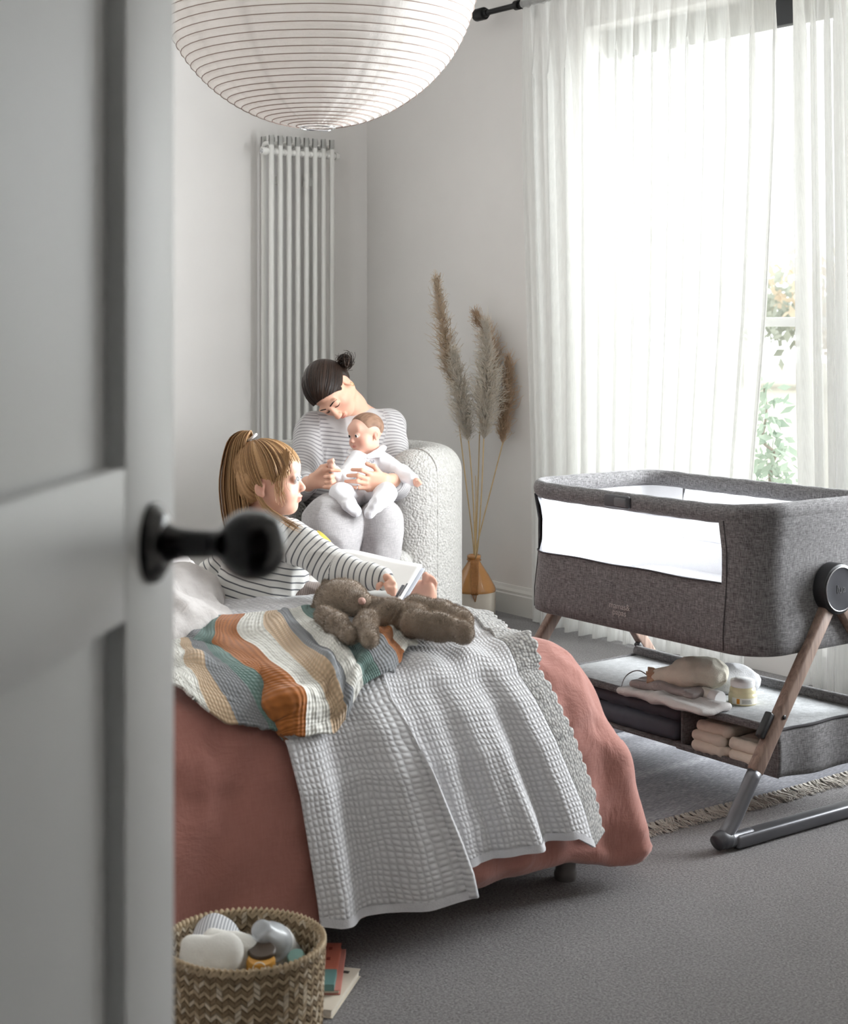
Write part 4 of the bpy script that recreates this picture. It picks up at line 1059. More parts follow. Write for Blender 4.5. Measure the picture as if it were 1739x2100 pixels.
# the wire is one spiral: its angle runs backwards so that it follows the creases
pq = -2*np.pi*(q*nrib)
SP = np.stack([LC_.x+LR*1.0008*np.sin(tq)*np.cos(pq), LC_.y+LR*1.0008*np.sin(tq)*np.sin(pq), LC_.z+LRZ*1.0008*np.cos(tq)], 1)
obj('wire_spiral', tube(SP, 0.0011, 5), simple('rib_wire', (150, 128, 118), 0.6), lan)
zb = LC_.z-LRZ*math.cos(th0)
obj('bottom_ring', join(tube([(LC_.x+0.044*math.cos(a), LC_.y+0.044*math.sin(a), zb-0.003) for a in np.linspace(0, 2*np.pi, 36, endpoint=False)], 0.002, 6, closed=True),
    tube([(LC_.x-0.044, LC_.y, zb-0.004), (LC_.x-0.03, LC_.y+0.001, zb-0.008), (LC_.x+0.03, LC_.y, zb-0.008), (LC_.x+0.044, LC_.y, zb-0.004)], 0.0016, 6)), CHROME, lan)
obj('cord', tube([(LC_.x, LC_.y, LC_.z+LRZ-0.05), (LC_.x, LC_.y, ZC)], 0.003, 8), simple('white_flex', (235, 235, 232), 0.5), lan)
obj('ceiling_rose', lathe([(0, 0), (0.045, 0.0), (0.05, -0.008), (0.04, -0.025), (0.006, -0.03)], (LC_.x, LC_.y, ZC), (0, 0, 1), 28), WHITE, lan)

# =================================================================== boucle tub armchair
def boucle_mat():
    t = NT('cream_boucle'); c = t.coord()
    v = t.n('ShaderNodeTexVoronoi', Vector=c, Scale=110.0).outputs['Distance']; f = t.noise(c, 60, 4, 0.65)
    col = t.ramp(f, [(0.3, srgb(186, 183, 178)), (0.7, srgb(210, 207, 203))])
    return t.done(t.bsdf(col, 0.95, 0, 0.1, t.bump(t.math('SUBTRACT', f, t.math('MULTIPLY', v, 0.8)), 0.8, 0.010), 0.3))
BOUCLE = boucle_mat()
CH = np.array([3.475, 5.225]); CF = np.array([-0.594, -0.804]); CRr = np.array([0.804, -0.594])
chair = thing('armchair', 'cream boucle tub armchair in the corner holding the seated woman', 'armchair', (CH[0], CH[1], 0))
def arc_wall(Rc, t_half, z0, z1, r, sect):
    zc, hz = (z0+z1)/2, (z1-z0)/2
    ends = [CH+Rc*(-CF*math.cos(a)+CRr*math.sin(a)) for a in (sect, -sect)]
    def fn(x, y, z):
        dx, dy = x-CH[0], y-CH[1]
        b = -(dx*CF[0]+dy*CF[1]); s = dx*CRr[0]+dy*CRr[1]
        ang = np.arctan2(s, b); rad_ = np.sqrt(dx*dx+dy*dy)
        din = np.abs(rad_-Rc)
        de = np.minimum(np.sqrt((x-ends[0][0])**2+(y-ends[0][1])**2), np.sqrt((x-ends[1][0])**2+(y-ends[1][1])**2))
        d2 = np.where(np.abs(ang) < sect, din, de)
        a = d2-(t_half-r); g = np.abs(z-zc)-(hz-r)
        return np.sqrt(np.maximum(a, 0)**2+np.maximum(g, 0)**2)+np.minimum(np.maximum(a, g), 0)-r
    return fn
S = Sdf(); m = 0.36+0.12
S.add(arc_wall(0.352, 0.108, 0.04, 0.795, 0.10, math.radians(128)), (CH[0]-m, CH[1]-m, 0.03), (CH[0]+m, CH[1]+m, 0.82), 0.02, 1, None, None)
av, af = S.mesh(0.012, 2)
obj('tub_shell', (av, af), BOUCLE, chair)
S = Sdf(); Rm = np.column_stack([np.append(CRr, 0), np.append(-CF, 0), [0, 0, 1]])
S.rbox((CH[0]+CF[0]*0.10, CH[1]+CF[1]*0.10, 0.34), (0.27, 0.34, 0.085), 0.06, Rm)
obj('seat_cushion', S.mesh(0.012, 1), BOUCLE, chair)
S = Sdf(); S.rbox((CH[0]+CF[0]*0.06, CH[1]+CF[1]*0.06, 0.15), (0.30, 0.33, 0.11), 0.05, Rm)
obj('seat_base', S.mesh(0.014, 1), BOUCLE, chair)
# stitched seam round the face of the right arm
e0 = CH+0.352*(-CF*math.cos(math.radians(128))+CRr*math.sin(math.radians(128)))
tv = np.array([-CF[0]*math.cos(math.radians(38))+0, 0])
def seam_pts(off, sgn):
    e = CH+0.352*(-CF*math.cos(math.radians(128))+sgn*CRr*math.sin(math.radians(128)))
    rad_d = (e-CH)/np.linalg.norm(e-CH); pts = []
    for z in np.linspace(0.06, 0.70, 14): pts.append((*(e+rad_d*0.107), z))
    for a in np.linspace(0, math.pi, 13): pts.append((*(e+rad_d*(0.010+0.097*math.cos(a))), 0.70+0.097*math.sin(a)))
    for z in np.linspace(0.68, 0.43, 8): pts.append((*(e-rad_d*0.107), z))
    return pts
for s_ in (1, -1): obj('seam', tube(seam_pts(0, s_), 0.0035, 6), BOUCLE, chair)

# =================================================================== stoneware jar with pampas grass
VC = P(972, 1255, 6.92); VC.z = 0
vase = thing('stoneware_jar', 'two-tone stoneware jar with a glazed brown shoulder holding pampas grass', 'vase', VC)
GLAZE = simple('brown_glaze', (196, 140, 84), 0.12, 0, 0.6, 0.10, 14, 0.03, 30, Coat0Weight=0.6)
obj('jar_body', lathe([(0, 0.0), (0.090, 0.0), (0.094, 0.004), (0.095, 0.06), (0.095, 0.108)], VC, (0, 0, 1), 56), simple('cream_stoneware', (226, 216, 202), 0.35, 0, 0.4, 0.04, 20), vase)
obj('glazed_shoulder', lathe([(0.095, 0.106), (0.0962, 0.110), (0.0958, 0.118), (0.0935, 0.124), (0.091, 0.130), (0.064, 0.178), (0.040, 0.214), (0.030, 0.230), (0.0265, 0.238), (0.0265, 0.246), (0.0300, 0.249), (0.0305, 0.258), (0.0280, 0.264), (0.0225, 0.264), (0.0215, 0.25), (0.02, 0.20)], VC, (0, 0, 1), 56), GLAZE, vase)
RATT = simple('rattan_loop', (172, 120, 74), 0.6, 0, 0.3, 0.15, 80)
for i, o_ in enumerate((-0.016, -0.0095, -0.003, 0.0035, 0.010, 0.0165)):
    pts = []
    fx, fy = -F2[0], -F2[1]
    for t in np.linspace(0, 1, 14):
        z = 0.240-0.135*t; rr_ = np.interp(z, [0.10, 0.118, 0.130, 0.178, 0.214, 0.240], [0.099, 0.099, 0.094, 0.068, 0.044, 0.031])+0.006
        pts.append((VC.x+fx*rr_+R2[0]*o_*(1-0.25*t), VC.y+fy*rr_+R2[1]*o_*(1-0.25*t), z-0.012*math.sin(t*math.pi)*0))
    obj('rattan_strand', tube(pts, 0.0028, 7), RATT, vase)
obj('rattan_binding', tube([(VC.x+0.0295*math.cos(a), VC.y+0.0295*math.sin(a), 0.242+0.002*math.sin(3*a)) for a in np.linspace(0, 2*np.pi, 30, endpoint=False)], 0.003, 6, closed=True), RATT, vase)
for o_, dx in ((-0.010, -0.012), (0.008, 0.010)):
    obj('rattan_end', tube([(VC.x-F2[0]*0.101+R2[0]*o_, VC.y-F2[1]*0.101+R2[1]*o_, 0.108), (VC.x-F2[0]*0.101+R2[0]*0.002, VC.y-F2[1]*0.101+R2[1]*0.002, 0.075)], 0.002, 6), RATT, vase)
STEM = simple('dry_stem', (206, 178, 132), 0.7, 0, 0.3, 0.1, 40)
def plume_mat(name, a, b):
    t = NT(name); f = t.noise(t.coord(), 40, 3)
    col = t.ramp(f, [(0.3, srgb(*a)), (0.7, srgb(*b))])
    d = t.n('ShaderNodeBsdfDiffuse', Color=col).outputs[0]; tr = t.n('ShaderNodeBsdfTranslucent', Color=col).outputs[0]
    return t.done(t.n('ShaderNodeMixShader', i0=0.5, i1=d, i2=tr).outputs[0])
PL_A = plume_mat('plume_beige', (238, 218, 194), (246, 232, 212)); PL_B = plume_mat('plume_cream', (250, 240, 226), (253, 248, 240)); PL_C = plume_mat('plume_brown', (228, 200, 170), (238, 216, 190))
def pampas(label, stem_px, plume_px, d, wid, n, mat_):
    neck = VC+Vector((0, 0, 0.225))
    pts = [neck]+[P(x, y, d) for x, y in stem_px]
    th_ = thing('pampas_stem', label, 'pampas grass', neck, 'dried pampas grass in the stoneware jar')
    full = catmull(pts+[P(x, y, d) for x, y in plume_px[:-1]], 6)
    obj('stalk', tube(full, np.linspace(0.0034, 0.0016, len(full)), 7), STEM, th_)
    if n == 0: return
    n = int(n*0.6)
    sp = catmull([P(x, y, d) for x, y in plume_px], 20); L = len(sp)
    t = RNG.random(n)**0.9; i = np.clip((t*(L-1)).astype(int), 0, L-2)
    base = sp[i]; T = sp[i+1]-sp[i]; T /= np.linalg.norm(T, axis=1)[:, None]
    az = RNG.random(n)*2*np.pi
    e1 = np.cross(T, np.array([0.3, 0.9, 0.1])); e1 /= np.linalg.norm(e1, axis=1)[:, None]; e2 = np.cross(T, e1)
    out = np.cos(az)[:, None]*e1+np.sin(az)[:, None]*e2
    prof_ = np.sin(np.clip(t*0.94+0.05, 0, 1)*np.pi)**0.6*(1.12-0.5*t)
    wr_ = 2.1*wid*prof_*(0.35+0.75*RNG.random(n)); ln = (0.03+0.06*RNG.random(n))*(1-0.3*t)
    s = np.linspace(0, 1, 5)[None, :, None]
    path = base[:, None]+out[:, None]*(wr_[:, None, None]*(s**0.75))+T[:, None]*(ln[:, None, None]*s)
    path[..., 2] -= 0.015*(s[..., 0]**2)*RNG.random((n, 1))
    path += RNG.normal(0, 0.0075, path.shape)*s+RNG.normal(0, 0.010, (n, 1, 3))*s
    obj('plume', strands(path, 0.0018, 0.0006), mat_, th_)
pampas('tall beige pampas plume leaning furthest left in the stoneware jar', [(970, 1109), (955, 985), (941, 865)], [(934, 800), (921, 742), (908, 660), (895, 575)], 6.97, 0.030, 1500, PL_A)
pampas('short cream pampas plume in front of the tall left one', [(974, 1120), (969, 1000), (961, 905)], [(960, 905), (951, 850), (941, 790), (931, 724)], 6.90, 0.036, 1700, PL_B)
pampas('broad cream pampas plume in the middle of the jar', [(980, 1120), (988, 1000), (992, 900)], [(992, 900), (998, 830), (1000, 760), (995, 664)], 6.86, 0.046, 2400, PL_B)
pampas('brown pampas plume half hidden behind the broad cream one', [(976, 1110), (981, 980), (984, 880)], [(990, 830), (1010, 740), (1000, 690), (980, 650)], 7.0, 0.030, 1100, PL_C)
pampas('slim brown pampas plume leaning furthest right in the stoneware jar', [(978, 1118), (1005, 1010), (1030, 912)], [(1030, 912), (1035, 860), (1041, 800), (1043, 742)], 6.92, 0.026, 1300, PL_C)
pampas('short bare broken stem between the pampas plumes', [(974, 1110), (976, 1040)], [(976, 1000), (975, 975), (974, 970)], 6.93, 0.0, 0, PL_A)

# =================================================================== woven basket and its contents
BC = P(501, 1928, 2.62); BZ = BC.z; BC.z = 0; BR = 0.129
bask = thing('woven_basket', 'round seagrass basket woven in a zigzag beside the door', 'basket', BC)
SEA = [simple('seagrass_a', (178, 158, 130), 0.75, 0, 0.25, 0.18, 60, 0.3, 300), simple('seagrass_b', (132, 112, 88), 0.75, 0, 0.25, 0.18, 60, 0.3, 300), simple('seagrass_c', (204, 190, 168), 0.75, 0, 0.25, 0.15, 60, 0.3, 300)]
def br(z): return 0.116+(BR-0.116)*np.clip(z/BZ, 0, 1)**0.8
def pads(face):
    ncol, rows = 84, 30; V, F, MI = [], [], []
    dz = BZ/rows; da = 2*math.pi/ncol
    for c in range(ncol):
        for r in range(rows):
            s = 1 if (c % 2) else -1
            z = (r+0.5)*dz; a = c*da; h = dz*0.56; hw = da*0.60; tl = s*dz*0.62
            th_ = 0.0042
            rad0 = br(z)+face*0.002; rad1 = rad0+face*th_
            k = len(V)
            for (aa, zz, rad_) in ((-hw, -h-tl, rad0), (hw, -h+tl, rad0), (hw, h+tl, rad0), (-hw, h-tl, rad0), (-hw*0.75, -h*0.62-tl*0.7, rad1), (hw*0.75, -h*0.62+tl*0.7, rad1), (hw*0.75, h*0.62+tl*0.7, rad1), (-hw*0.75, h*0.62-tl*0.7, rad1)):
                V.append((BC.x+rad_*math.cos(a+aa), BC.y+rad_*math.sin(a+aa), min(max(z+zz, 0.002), BZ+0.002)))
            q = [(4, 5, 6, 7), (0, 1, 5, 4), (1, 2, 6, 5), (2, 3, 7, 6), (3, 0, 4, 7)]
            F += [tuple(k+i for i in f) for f in q]
            MI += [([1, 0][r % 2] if random.random() < 0.8 else 2)]*5
    return V, F, MI
for face, nm in ((1, 'outer_weave'), (-1, 'inner_weave')):
    V, F, MI = pads(face); o = obj(nm, (np.array(V), F), SEA, bask, smooth=False); o['kind'] = 'stuff'
    o.data.polygons.foreach_set('material_index', MI)
obj('lining', lathe([(0, 0.004), (0.112, 0.004), (0.116, 0.01), (0.1275, BZ-0.004)], BC, (0, 0, 1), 60), SEA[1], bask)
rm = []
for i in range(84):
    a = 2*math.pi*i/84; rm.append(tube([(BC.x+(BR+0.004)*math.cos(a-0.05), BC.y+(BR+0.004)*math.sin(a-0.05), BZ-0.008), (BC.x+(BR+0.003)*math.cos(a), BC.y+(BR+0.003)*math.sin(a), BZ+0.003), (BC.x+(BR-0.005)*math.cos(a+0.05), BC.y+(BR-0.005)*math.sin(a+0.05), BZ-0.004)], [0.003, 0.0045, 0.003], 6))
o = obj('braided_rim', join(*rm), SEA[0], bask); o['kind'] = 'stuff'
def bp(px, py, z): return PZ(px, py, z)
NAP = simple('white_nappy', (232, 230, 224), 0.9, 0, 0.15, 0.03, 20, 0.2, 260)
def nappy_basket(label, px, py, z, tilt, sc_):
    c = bp(px, py, z)
    Rn = np.array((Matrix.Rotation(math.atan2(R2[1], R2[0]), 3, 'Z') @ Euler([math.radians(a) for a in tilt]).to_matrix()))
    V, F = blob([('b', (0, 0, 0), (0.062*sc_, 0.018, 0.045*sc_), 0.0175), ('e', (0.03*sc_, 0, 0.01), (0.035*sc_, 0.021, 0.036*sc_))], 0.004, 0.02, 0.0016, 40, int(px))
    return tag(obj('nappy', (V @ Rn.T+np.array(c), F), NAP), label, 'nappy', 'white nappies in the basket')
nappy_basket('white nappy at the front of the woven basket', 428, 1966, 0.245, (-30, 4, 0), 0.78)
nappy_basket('white nappy standing behind the front one in the basket', 462, 1956, 0.240, (-30, 14, -4), 0.74)
# striped grey cloth hanging over in the basket
cl = catmull([bp(380, 1965, 0.235), bp(398, 1915, 0.262), bp(432, 1895, 0.275), bp(470, 1912, 0.262), bp(492, 1945, 0.235)], 12)
wid_ = np.linspace(-0.045, 0.045, 20); fw = Vector((F2[0], F2[1], 0.15)).normalized()
CV = np.array([[p+np.array(fw)*k+np.array([0, 0, -0.22*k*k*10]) for k in wid_] for p in cl])
o = obj('ribbed_cloth', (CV.reshape(-1, 3), grid_faces(len(cl), 20)), (lambda t: t.done(t.bsdf(t.ramp(t.wave(t.coord('UV'), 9, 'X'), [(0.3, srgb(150, 152, 156)), (0.6, srgb(214, 214, 216))]), 0.9, 0, 0.1)))(NT('ribbed_stripe')))
Lc = np.cumsum(np.concatenate([[0], np.linalg.norm(np.diff(cl, axis=0), axis=1)])); uvset(o, np.stack([np.repeat(Lc*6, 20), np.tile(wid_, len(cl))], 1)); o.modifiers.new('thickness', 'SOLIDIFY').thickness = 0.012
tag(o, 'grey and white finely striped cloth folded over in the basket', 'cloth')
# baby bottle lying with its clear dome cap up
ba, bb_ = bp(568, 1944, 0.225), bp(530, 1900, 0.285); bd = (bb_-ba).normalized()
bot = thing('baby_bottle', 'baby bottle with a frosted dome cap and white collar lying in the basket', 'bottle', ba-Vector((0, 0, 0.03)))
FROST = (lambda t: t.done(t.n('ShaderNodeMixShader', i0=0.55, i1=t.n('ShaderNodeBsdfTransparent', Color=(0.95, 0.96, 0.98, 1)).outputs[0], i2=t.bsdf(srgb(206, 210, 214), 0.25, 0, 0.5)).outputs[0]))(NT('frosted_cap'))
obj('bottle_body', lathe([(0, -0.10), (0.028, -0.10), (0.031, -0.09), (0.031, -0.01), (0.029, 0.0)], ba, bd, 28), simple('milky_plastic', (208, 210, 212), 0.3), bot)
obj('collar', lathe([(0.029, -0.006), (0.034, -0.004), (0.0345, 0.014), (0.033, 0.018), (0.026, 0.019)], ba, bd, 32), simple('white_lid', (240, 240, 240)), bot, angle=40)
obj('teat', lathe([(0.024, 0.016), (0.020, 0.024), (0.012, 0.032), (0.008, 0.044), (0.0055, 0.054), (0.0, 0.057)], ba, bd, 24), simple('silicone', (214, 212, 206), 0.3), bot)
obj('dome_cap', lathe([(0.0335, 0.016), (0.033, 0.028), (0.028, 0.046), (0.0215, 0.060), (0.0185, 0.072), (0.0165, 0.080), (0.010, 0.0835), (0.0, 0.084)], ba, bd, 32), FROST, bot)
# orange jar, white cap, teal lid
oc = bp(535, 1983, 0.228)
oj = thing('ointment_jar', 'small orange jar with a printed round logo at the basket rim', 'jar', oc-Vector((0, 0, 0.03)))
obj('jar', lathe([(0, -0.035), (0.022, -0.035), (0.024, -0.03), (0.024, 0.012), (0.021, 0.018), (0.0, 0.018)], oc, (-0.12, -0.22, 1), 28), simple('amber_orange', (206, 150, 66), 0.3), oj, angle=40)
obj('dark_lid', lathe([(0.0225, 0.015), (0.0235, 0.018), (0.0235, 0.026), (0.021, 0.029), (0.0, 0.0295)], oc+Vector((0.01, 0.014, -0.002)), (-0.12, -0.22, 1), 28), simple('brown_lid', (72, 58, 46), 0.4), oj, angle=40)
rd = Vector((-F2[0], -F2[1], 0.25)).normalized(); px_, py_, pz_ = frame_to(rd)
lgp = oc+Vector((0, 0, 0.0))+rd*0.0243
ringpts = [lgp+px_*(0.0105*math.cos(a))+py_*(0.0105*math.sin(a)) for a in np.linspace(0, 2*np.pi, 24, endpoint=False)]
obj('logo_ring', tube(ringpts, 0.0012, 5, closed=True), simple('white_print', (236, 230, 214), 0.6), oj)
obj('logo_mark', lathe([(0, 0.0), (0.0055, 0.0), (0.005, 0.0012), (0, 0.0012)], lgp, rd, 14), simple('white_print', (236, 230, 214)), oj)
wc = bp(503, 1950, 0.238)
tag(obj('tube_cap', lathe([(0, -0.03), (0.013, -0.03), (0.0135, 0.018), (0.012, 0.021), (0, 0.0215)], wc, (-0.55, 0.15, 0.75), 22), simple('white_lid', (240, 240, 240)), angle=40), 'small white cylindrical cap sticking up between nappy and bottle', 'cap')
tc = bp(608, 1966, 0.225)
tag(obj('teal_lid', lathe([(0, -0.02), (0.0145, -0.02), (0.015, -0.016), (0.015, 0.006), (0.013, 0.009), (0, 0.0095)], tc, (-0.45, -0.35, 0.8), 26), simple('teal_plastic', (136, 176, 168), 0.4), angle=40), 'round pale teal lid showing above the basket rim', 'lid')
# soft filling that carries the things lying in the basket
fl = blob([('e', (BC.x, BC.y, 0.10), (0.112, 0.112, 0.09)), ('e', (BC.x-0.02, BC.y+0.01, 0.15), (0.095, 0.09, 0.055))], 0.007, 0.02, 0.006, 26, 8)
tag(obj('bundled_towel', fl, simple('white_towel', (220, 218, 214), 0.95, 0, 0.1, 0.04, 20, 0.5, 200)), 'white towel bundled in the bottom of the basket', 'towel')

# =================================================================== books on the carpet
def book(name, label, c, size, rot, cover, pages, spine_side=-1):
    t = thing(name, label, 'book', Vector(c))
    Rm = rot if isinstance(rot, Matrix) else Euler([math.radians(a) for a in rot]).to_matrix()
    def part(nm, lo, hi, m, par=None, bev=0.001):
        v, f = bx(np.array(lo), np.array(hi), bev); v = v @ np.array(Rm).T+np.array(c)
        return obj(nm, (v, f), m, par or t, angle=40)
    w, h, th_ = size
    part('page_block', (-w/2+0.002, -h/2+0.003, 0.0015), (w/2-0.003, h/2-0.003, th_-0.0015), pages)
    part('back_cover', (-w/2, -h/2, 0), (w/2, h/2, 0.0016), cover); fc = part('front_cover', (-w/2, -h/2, th_-0.0016), (w/2, h/2, th_), cover)
    part('spine', (-w/2-0.001, -h/2, 0), (-w/2+0.0015, h/2, th_), cover)
    return t, Rm, part
PAGES = simple('book_paper', (226, 218, 204), 0.85, 0, 0.2, 0.05, 200)
def flat_book(name, label, q0, e1, l1, l2, z, th_, cover):
    e1 = Vector((e1[0], e1[1], 0)).normalized(); e2 = Vector((e1.y, -e1.x, 0)); e2 = e2 if e2.x < 0 else -e2
    c = Vector((q0[0], q0[1], z))+e1*l1/2+e2*l2/2
    Rm = Matrix((-e2, e2.cross(Vector((0, 0, 1))) if False else Vector((0, 0, 1)).cross(-e2), Vector((0, 0, 1)))).transposed()
    return book(name, label, (c.x, c.y, z), (l2, l1, th_), Rm, cover, PAGES)
mg, Rm_, pm = flat_book('picture_book', 'cream covered picture book lying flat on the carpet beside the basket', (1.74, 2.563), (-0.764, -0.645), 0.193, 0.15, 0.001, 0.016, simple('cream_cover', (214, 204, 188), 0.5))
pm('cover_mark', (0.045, 0.068, 0.0159), (0.058, 0.078, 0.0166), simple('dark_print', (74, 70, 68), 0.6), mg, 0)
flat_book('board_book', 'thin pink board book under the coral and teal one by the basket', (1.757, 2.640), (-0.60, -0.80), 0.195, 0.13, 0.0175, 0.009, simple('coral_cover_pale', (196, 128, 116), 0.5))
cv, _, pc = flat_book('board_book', 'coral and teal board book on top of the small pile by the basket', (1.750, 2.645), (-0.612, -0.79), 0.20, 0.135, 0.027, 0.012, simple('coral_cover', (196, 112, 92), 0.5))
pc('teal_band', (-0.0678, -0.1004, -0.0004), (0.0678, -0.030, 0.0124), simple('teal_cover', (104, 142, 138), 0.5), cv, 0)
for r_ in (0, 1):
    for k in range(5): pc('cover_letter', (0.0+0.011*k, 0.015+0.05*r_, 0.0119), (0.007+0.011*k, 0.027+0.05*r_, 0.0126), simple('cover_print', (150, 70, 58), 0.6), cv, 0)
pc('cover_squiggle', (0.012, -0.09, 0.0123), (0.016, -0.035, 0.0128), simple('white_print', (236, 230, 214)), cv, 0)

# =================================================================== garden outside
def leaf_mat(name, a, b):
    t = NT(name); f = t.noise(t.coord(), 6, 3); col = t.ramp(f, [(0.3, srgb(*a)), (0.7, srgb(*b))])
    d = t.n('ShaderNodeBsdfDiffuse', Color=col).outputs[0]; tr = t.n('ShaderNodeBsdfTranslucent', Color=col).outputs[0]
    return t.done(t.n('ShaderNodeMixShader', i0=0.35, i1=d, i2=tr).outputs[0])
lawn_m = simple('garden_lawn', (178, 174, 160), 0.95, 0, 0.1, 0.15, 3, 0.3, 60)
o = obj('lawn', bx((WX+0.32, -20, -0.40), (60, 40, -0.30)), lawn_m, smooth=False); o['kind'] = 'structure'
def leaves(centers, size, seed):
    r = np.random.default_rng(seed); n = len(centers)
    ax = r.normal(size=(n, 3)); ax /= np.linalg.norm(ax, axis=1)[:, None]; b = np.cross(ax, r.normal(size=(n, 3))); b /= np.linalg.norm(b, axis=1)[:, None]
    s = size*(0.6+0.8*r.random(n))[:, None]
    P0 = centers-ax*s; P1 = centers+b*s*0.45; P2 = centers+ax*s; P3 = centers-b*s*0.45
    V = np.stack([P0, P1, P2, P3], 1).reshape(-1, 3); F = np.arange(n*4).reshape(n, 4)
    return V, F
def tree(label, x, y, h, rx, seed, m, nleaf=1500, ls=0.16):
    t = thing('garden_tree', label, 'tree', (x, y, -0.3), 'trees beyond the lawn')
    obj('trunk', tube([(x, y, -0.3), (x+0.1, y, h*0.35), (x, y+0.1, h*0.7)], [rx*0.09, rx*0.06, rx*0.02], 8), simple('bark', (150, 140, 128), 0.9), t)
    r = np.random.default_rng(seed)
    cl_ = r.normal(size=(14, 3)); cl_ /= np.linalg.norm(cl_, axis=1)[:, None]; cl_ = cl_*np.array([rx*0.7, rx*0.7, h*0.30])+np.array([x, y, h*0.62])
    c = cl_[r.integers(0, 14, nleaf)]+r.normal(size=(nleaf, 3))*np.array([rx*0.24, rx*0.24, h*0.10])
    obj('crown', leaves(c, ls, seed+1), m, t)
LF = [leaf_mat('foliage_pale', (196, 188, 172), (208, 200, 184)), leaf_mat('foliage_green', (170, 176, 164), (192, 196, 184)), leaf_mat('foliage_autumn', (206, 190, 168), (216, 200, 178))]
far = [(28, 34.0, 3.0, 2.6, 0, 'pale bushy tree furthest left beyond the lawn'), (27, 29.5, 4.0, 2.4, 2, 'tall autumn tinted tree seen through the left curtain'), (29, 26.5, 2.6, 2.4, 1, 'low green tree behind the curtain middle'), (30, 23.6, 3.0, 2.2, 2, 'autumn tinted tree left of the curtain gap'), (26, 18.2, 3.2, 1.9, 1, 'grey green tree seen in the curtain gap'), (28, 16.9, 2.6, 1.8, 0, 'pale tree right of the curtain gap')]
for k, (x, y, h, rx, mi, lb) in enumerate(far): tree(lb, x, y, h, rx, 40+k, LF[mi])
# climbing shrub close outside the window
cs = [PX(1580, 985, 5.6), PX(1578, 960, 5.6), PX(1590, 930, 5.6), PX(1565, 905, 5.6), PX(1570, 860, 5.6), PX(1572, 830, 5.6), PX(1566, 795, 5.6)]
sh = thing('garden_shrub', 'small leafy green shrub close outside the window in the curtain gap', 'shrub', (cs[0].x, cs[0].y, -0.3))
st_ = catmull([(cs[0].x, cs[0].y, -0.3)]+[tuple(p) for p in cs], 8)
obj('stem', tube(st_, np.linspace(0.012, 0.003, len(st_)), 6), simple('bark', (150, 140, 128)), sh)
r_ = np.random.default_rng(5); ctr = []
for p, sp, n in ((cs[0], 0.075, 46), (cs[1], 0.07, 46), (cs[2], 0.085, 50), (cs[3], 0.055, 30), (cs[4], 0.04, 18), (cs[5], 0.05, 26), (cs[6], 0.03, 10), (Vector((cs[0].x, cs[0].y, 0.5)), 0.12, 60), (Vector((cs[0].x, cs[0].y, 0.2)), 0.16, 80)):
    ctr.append(np.array(p)+r_.normal(size=(n, 3))*np.array([sp, sp, sp*0.8]))
obj('foliage', leaves(np.vstack(ctr), 0.032, 9), leaf_mat('shrub_green', (150, 168, 152), (184, 196, 180)), sh)
# =================================================================== people
def idir(x, y, z):
    """direction given as (picture right, up, towards the camera)"""
    return np.array([R2[0]*x-F2[0]*z, R2[1]*x-F2[1]*z, y])
def skin_mat():
    t = NT('skin'); c = t.attr('Col', 'Color'); f = t.noise(t.coord(), 60, 3)
    col = t.mix(t.math('MULTIPLY', f, 0.12), c, srgb(214, 150, 128))
    nd = t.n('ShaderNodeBsdfPrincipled', Roughness=0.5); t.link(col, nd.inputs['Base Color'])
    nd.inputs['Specular IOR Level'].default_value = 0.35
    nd.inputs['Subsurface Weight'].default_value = 0.12; nd.inputs['Subsurface Radius'].default_value = (0.012, 0.005, 0.003); nd.inputs['Subsurface Scale'].default_value = 0.5
    return t.done(nd.outputs[0])
SKIN = skin_mat()
def cloth_stripe(name, base, line, period, duty, bumpsc=300, soft=0.08):
    t = NT(name); a = t.attr('stripe'); pl = t.attr('plain')
    m = t.math('FRACT', t.math('DIVIDE', a, period))
    k = t.math('ABSOLUTE', t.math('SUBTRACT', m, 0.5))
    f = t.ramp(k, [(max(duty/2-soft, 0), (1, 1, 1, 1)), (duty/2+soft, (0, 0, 0, 1))])
    f = t.math('MULTIPLY', f, t.math('SUBTRACT', 1.0, pl))
    n = t.noise(t.coord(), bumpsc, 2)
    col = t.mix(f, srgb(*base), srgb(*line))
    return t.done(t.bsdf(col, 0.95, 0, 0.1, t.bump(n, 0.25, 0.003), 0.2))
def hair_mat(name, a, b, rough=0.42):
    t = NT(name); v = t.attr('shade')
    col = t.ramp(v, [(0.0, srgb(*a)), (1.0, srgb(*b))])
    return t.done(t.bsdf(col, rough, 0, 0.35))
class Head:
    """axes: l = the person's left, f = forward, u = up; H = chin-to-crown height"""
    def __init__(s, c, f, l, H):
        f = np.array(f, dtype=float); f /= np.linalg.norm(f); l = np.array(l, dtype=float); l -= f*(l @ f); l /= np.linalg.norm(l)
        s.c = np.array(c, dtype=float); s.f, s.l, s.u, s.H = f, l, np.cross(f, l), H
        s.M = np.column_stack([s.l, s.f, s.u])
    def p(s, x, y, z): return s.c+s.M @ (np.array([x, y, z])*s.H)
    def e(s, S, c, r, k=0.02, op=1, rot=None, tag='skin'):
        M = s.M if rot is None else s.M @ rotm(rot)
        S.ell(s.p(*c), np.array(r)*s.H, M, k=k, op=op, tag=tag)
    def k(s, S, a, b, ra, rb, k=0.01, op=1, tag='skin'): S.cap(s.p(*a), s.p(*b), ra*s.H, rb*s.H, k=k, op=op, tag=tag)
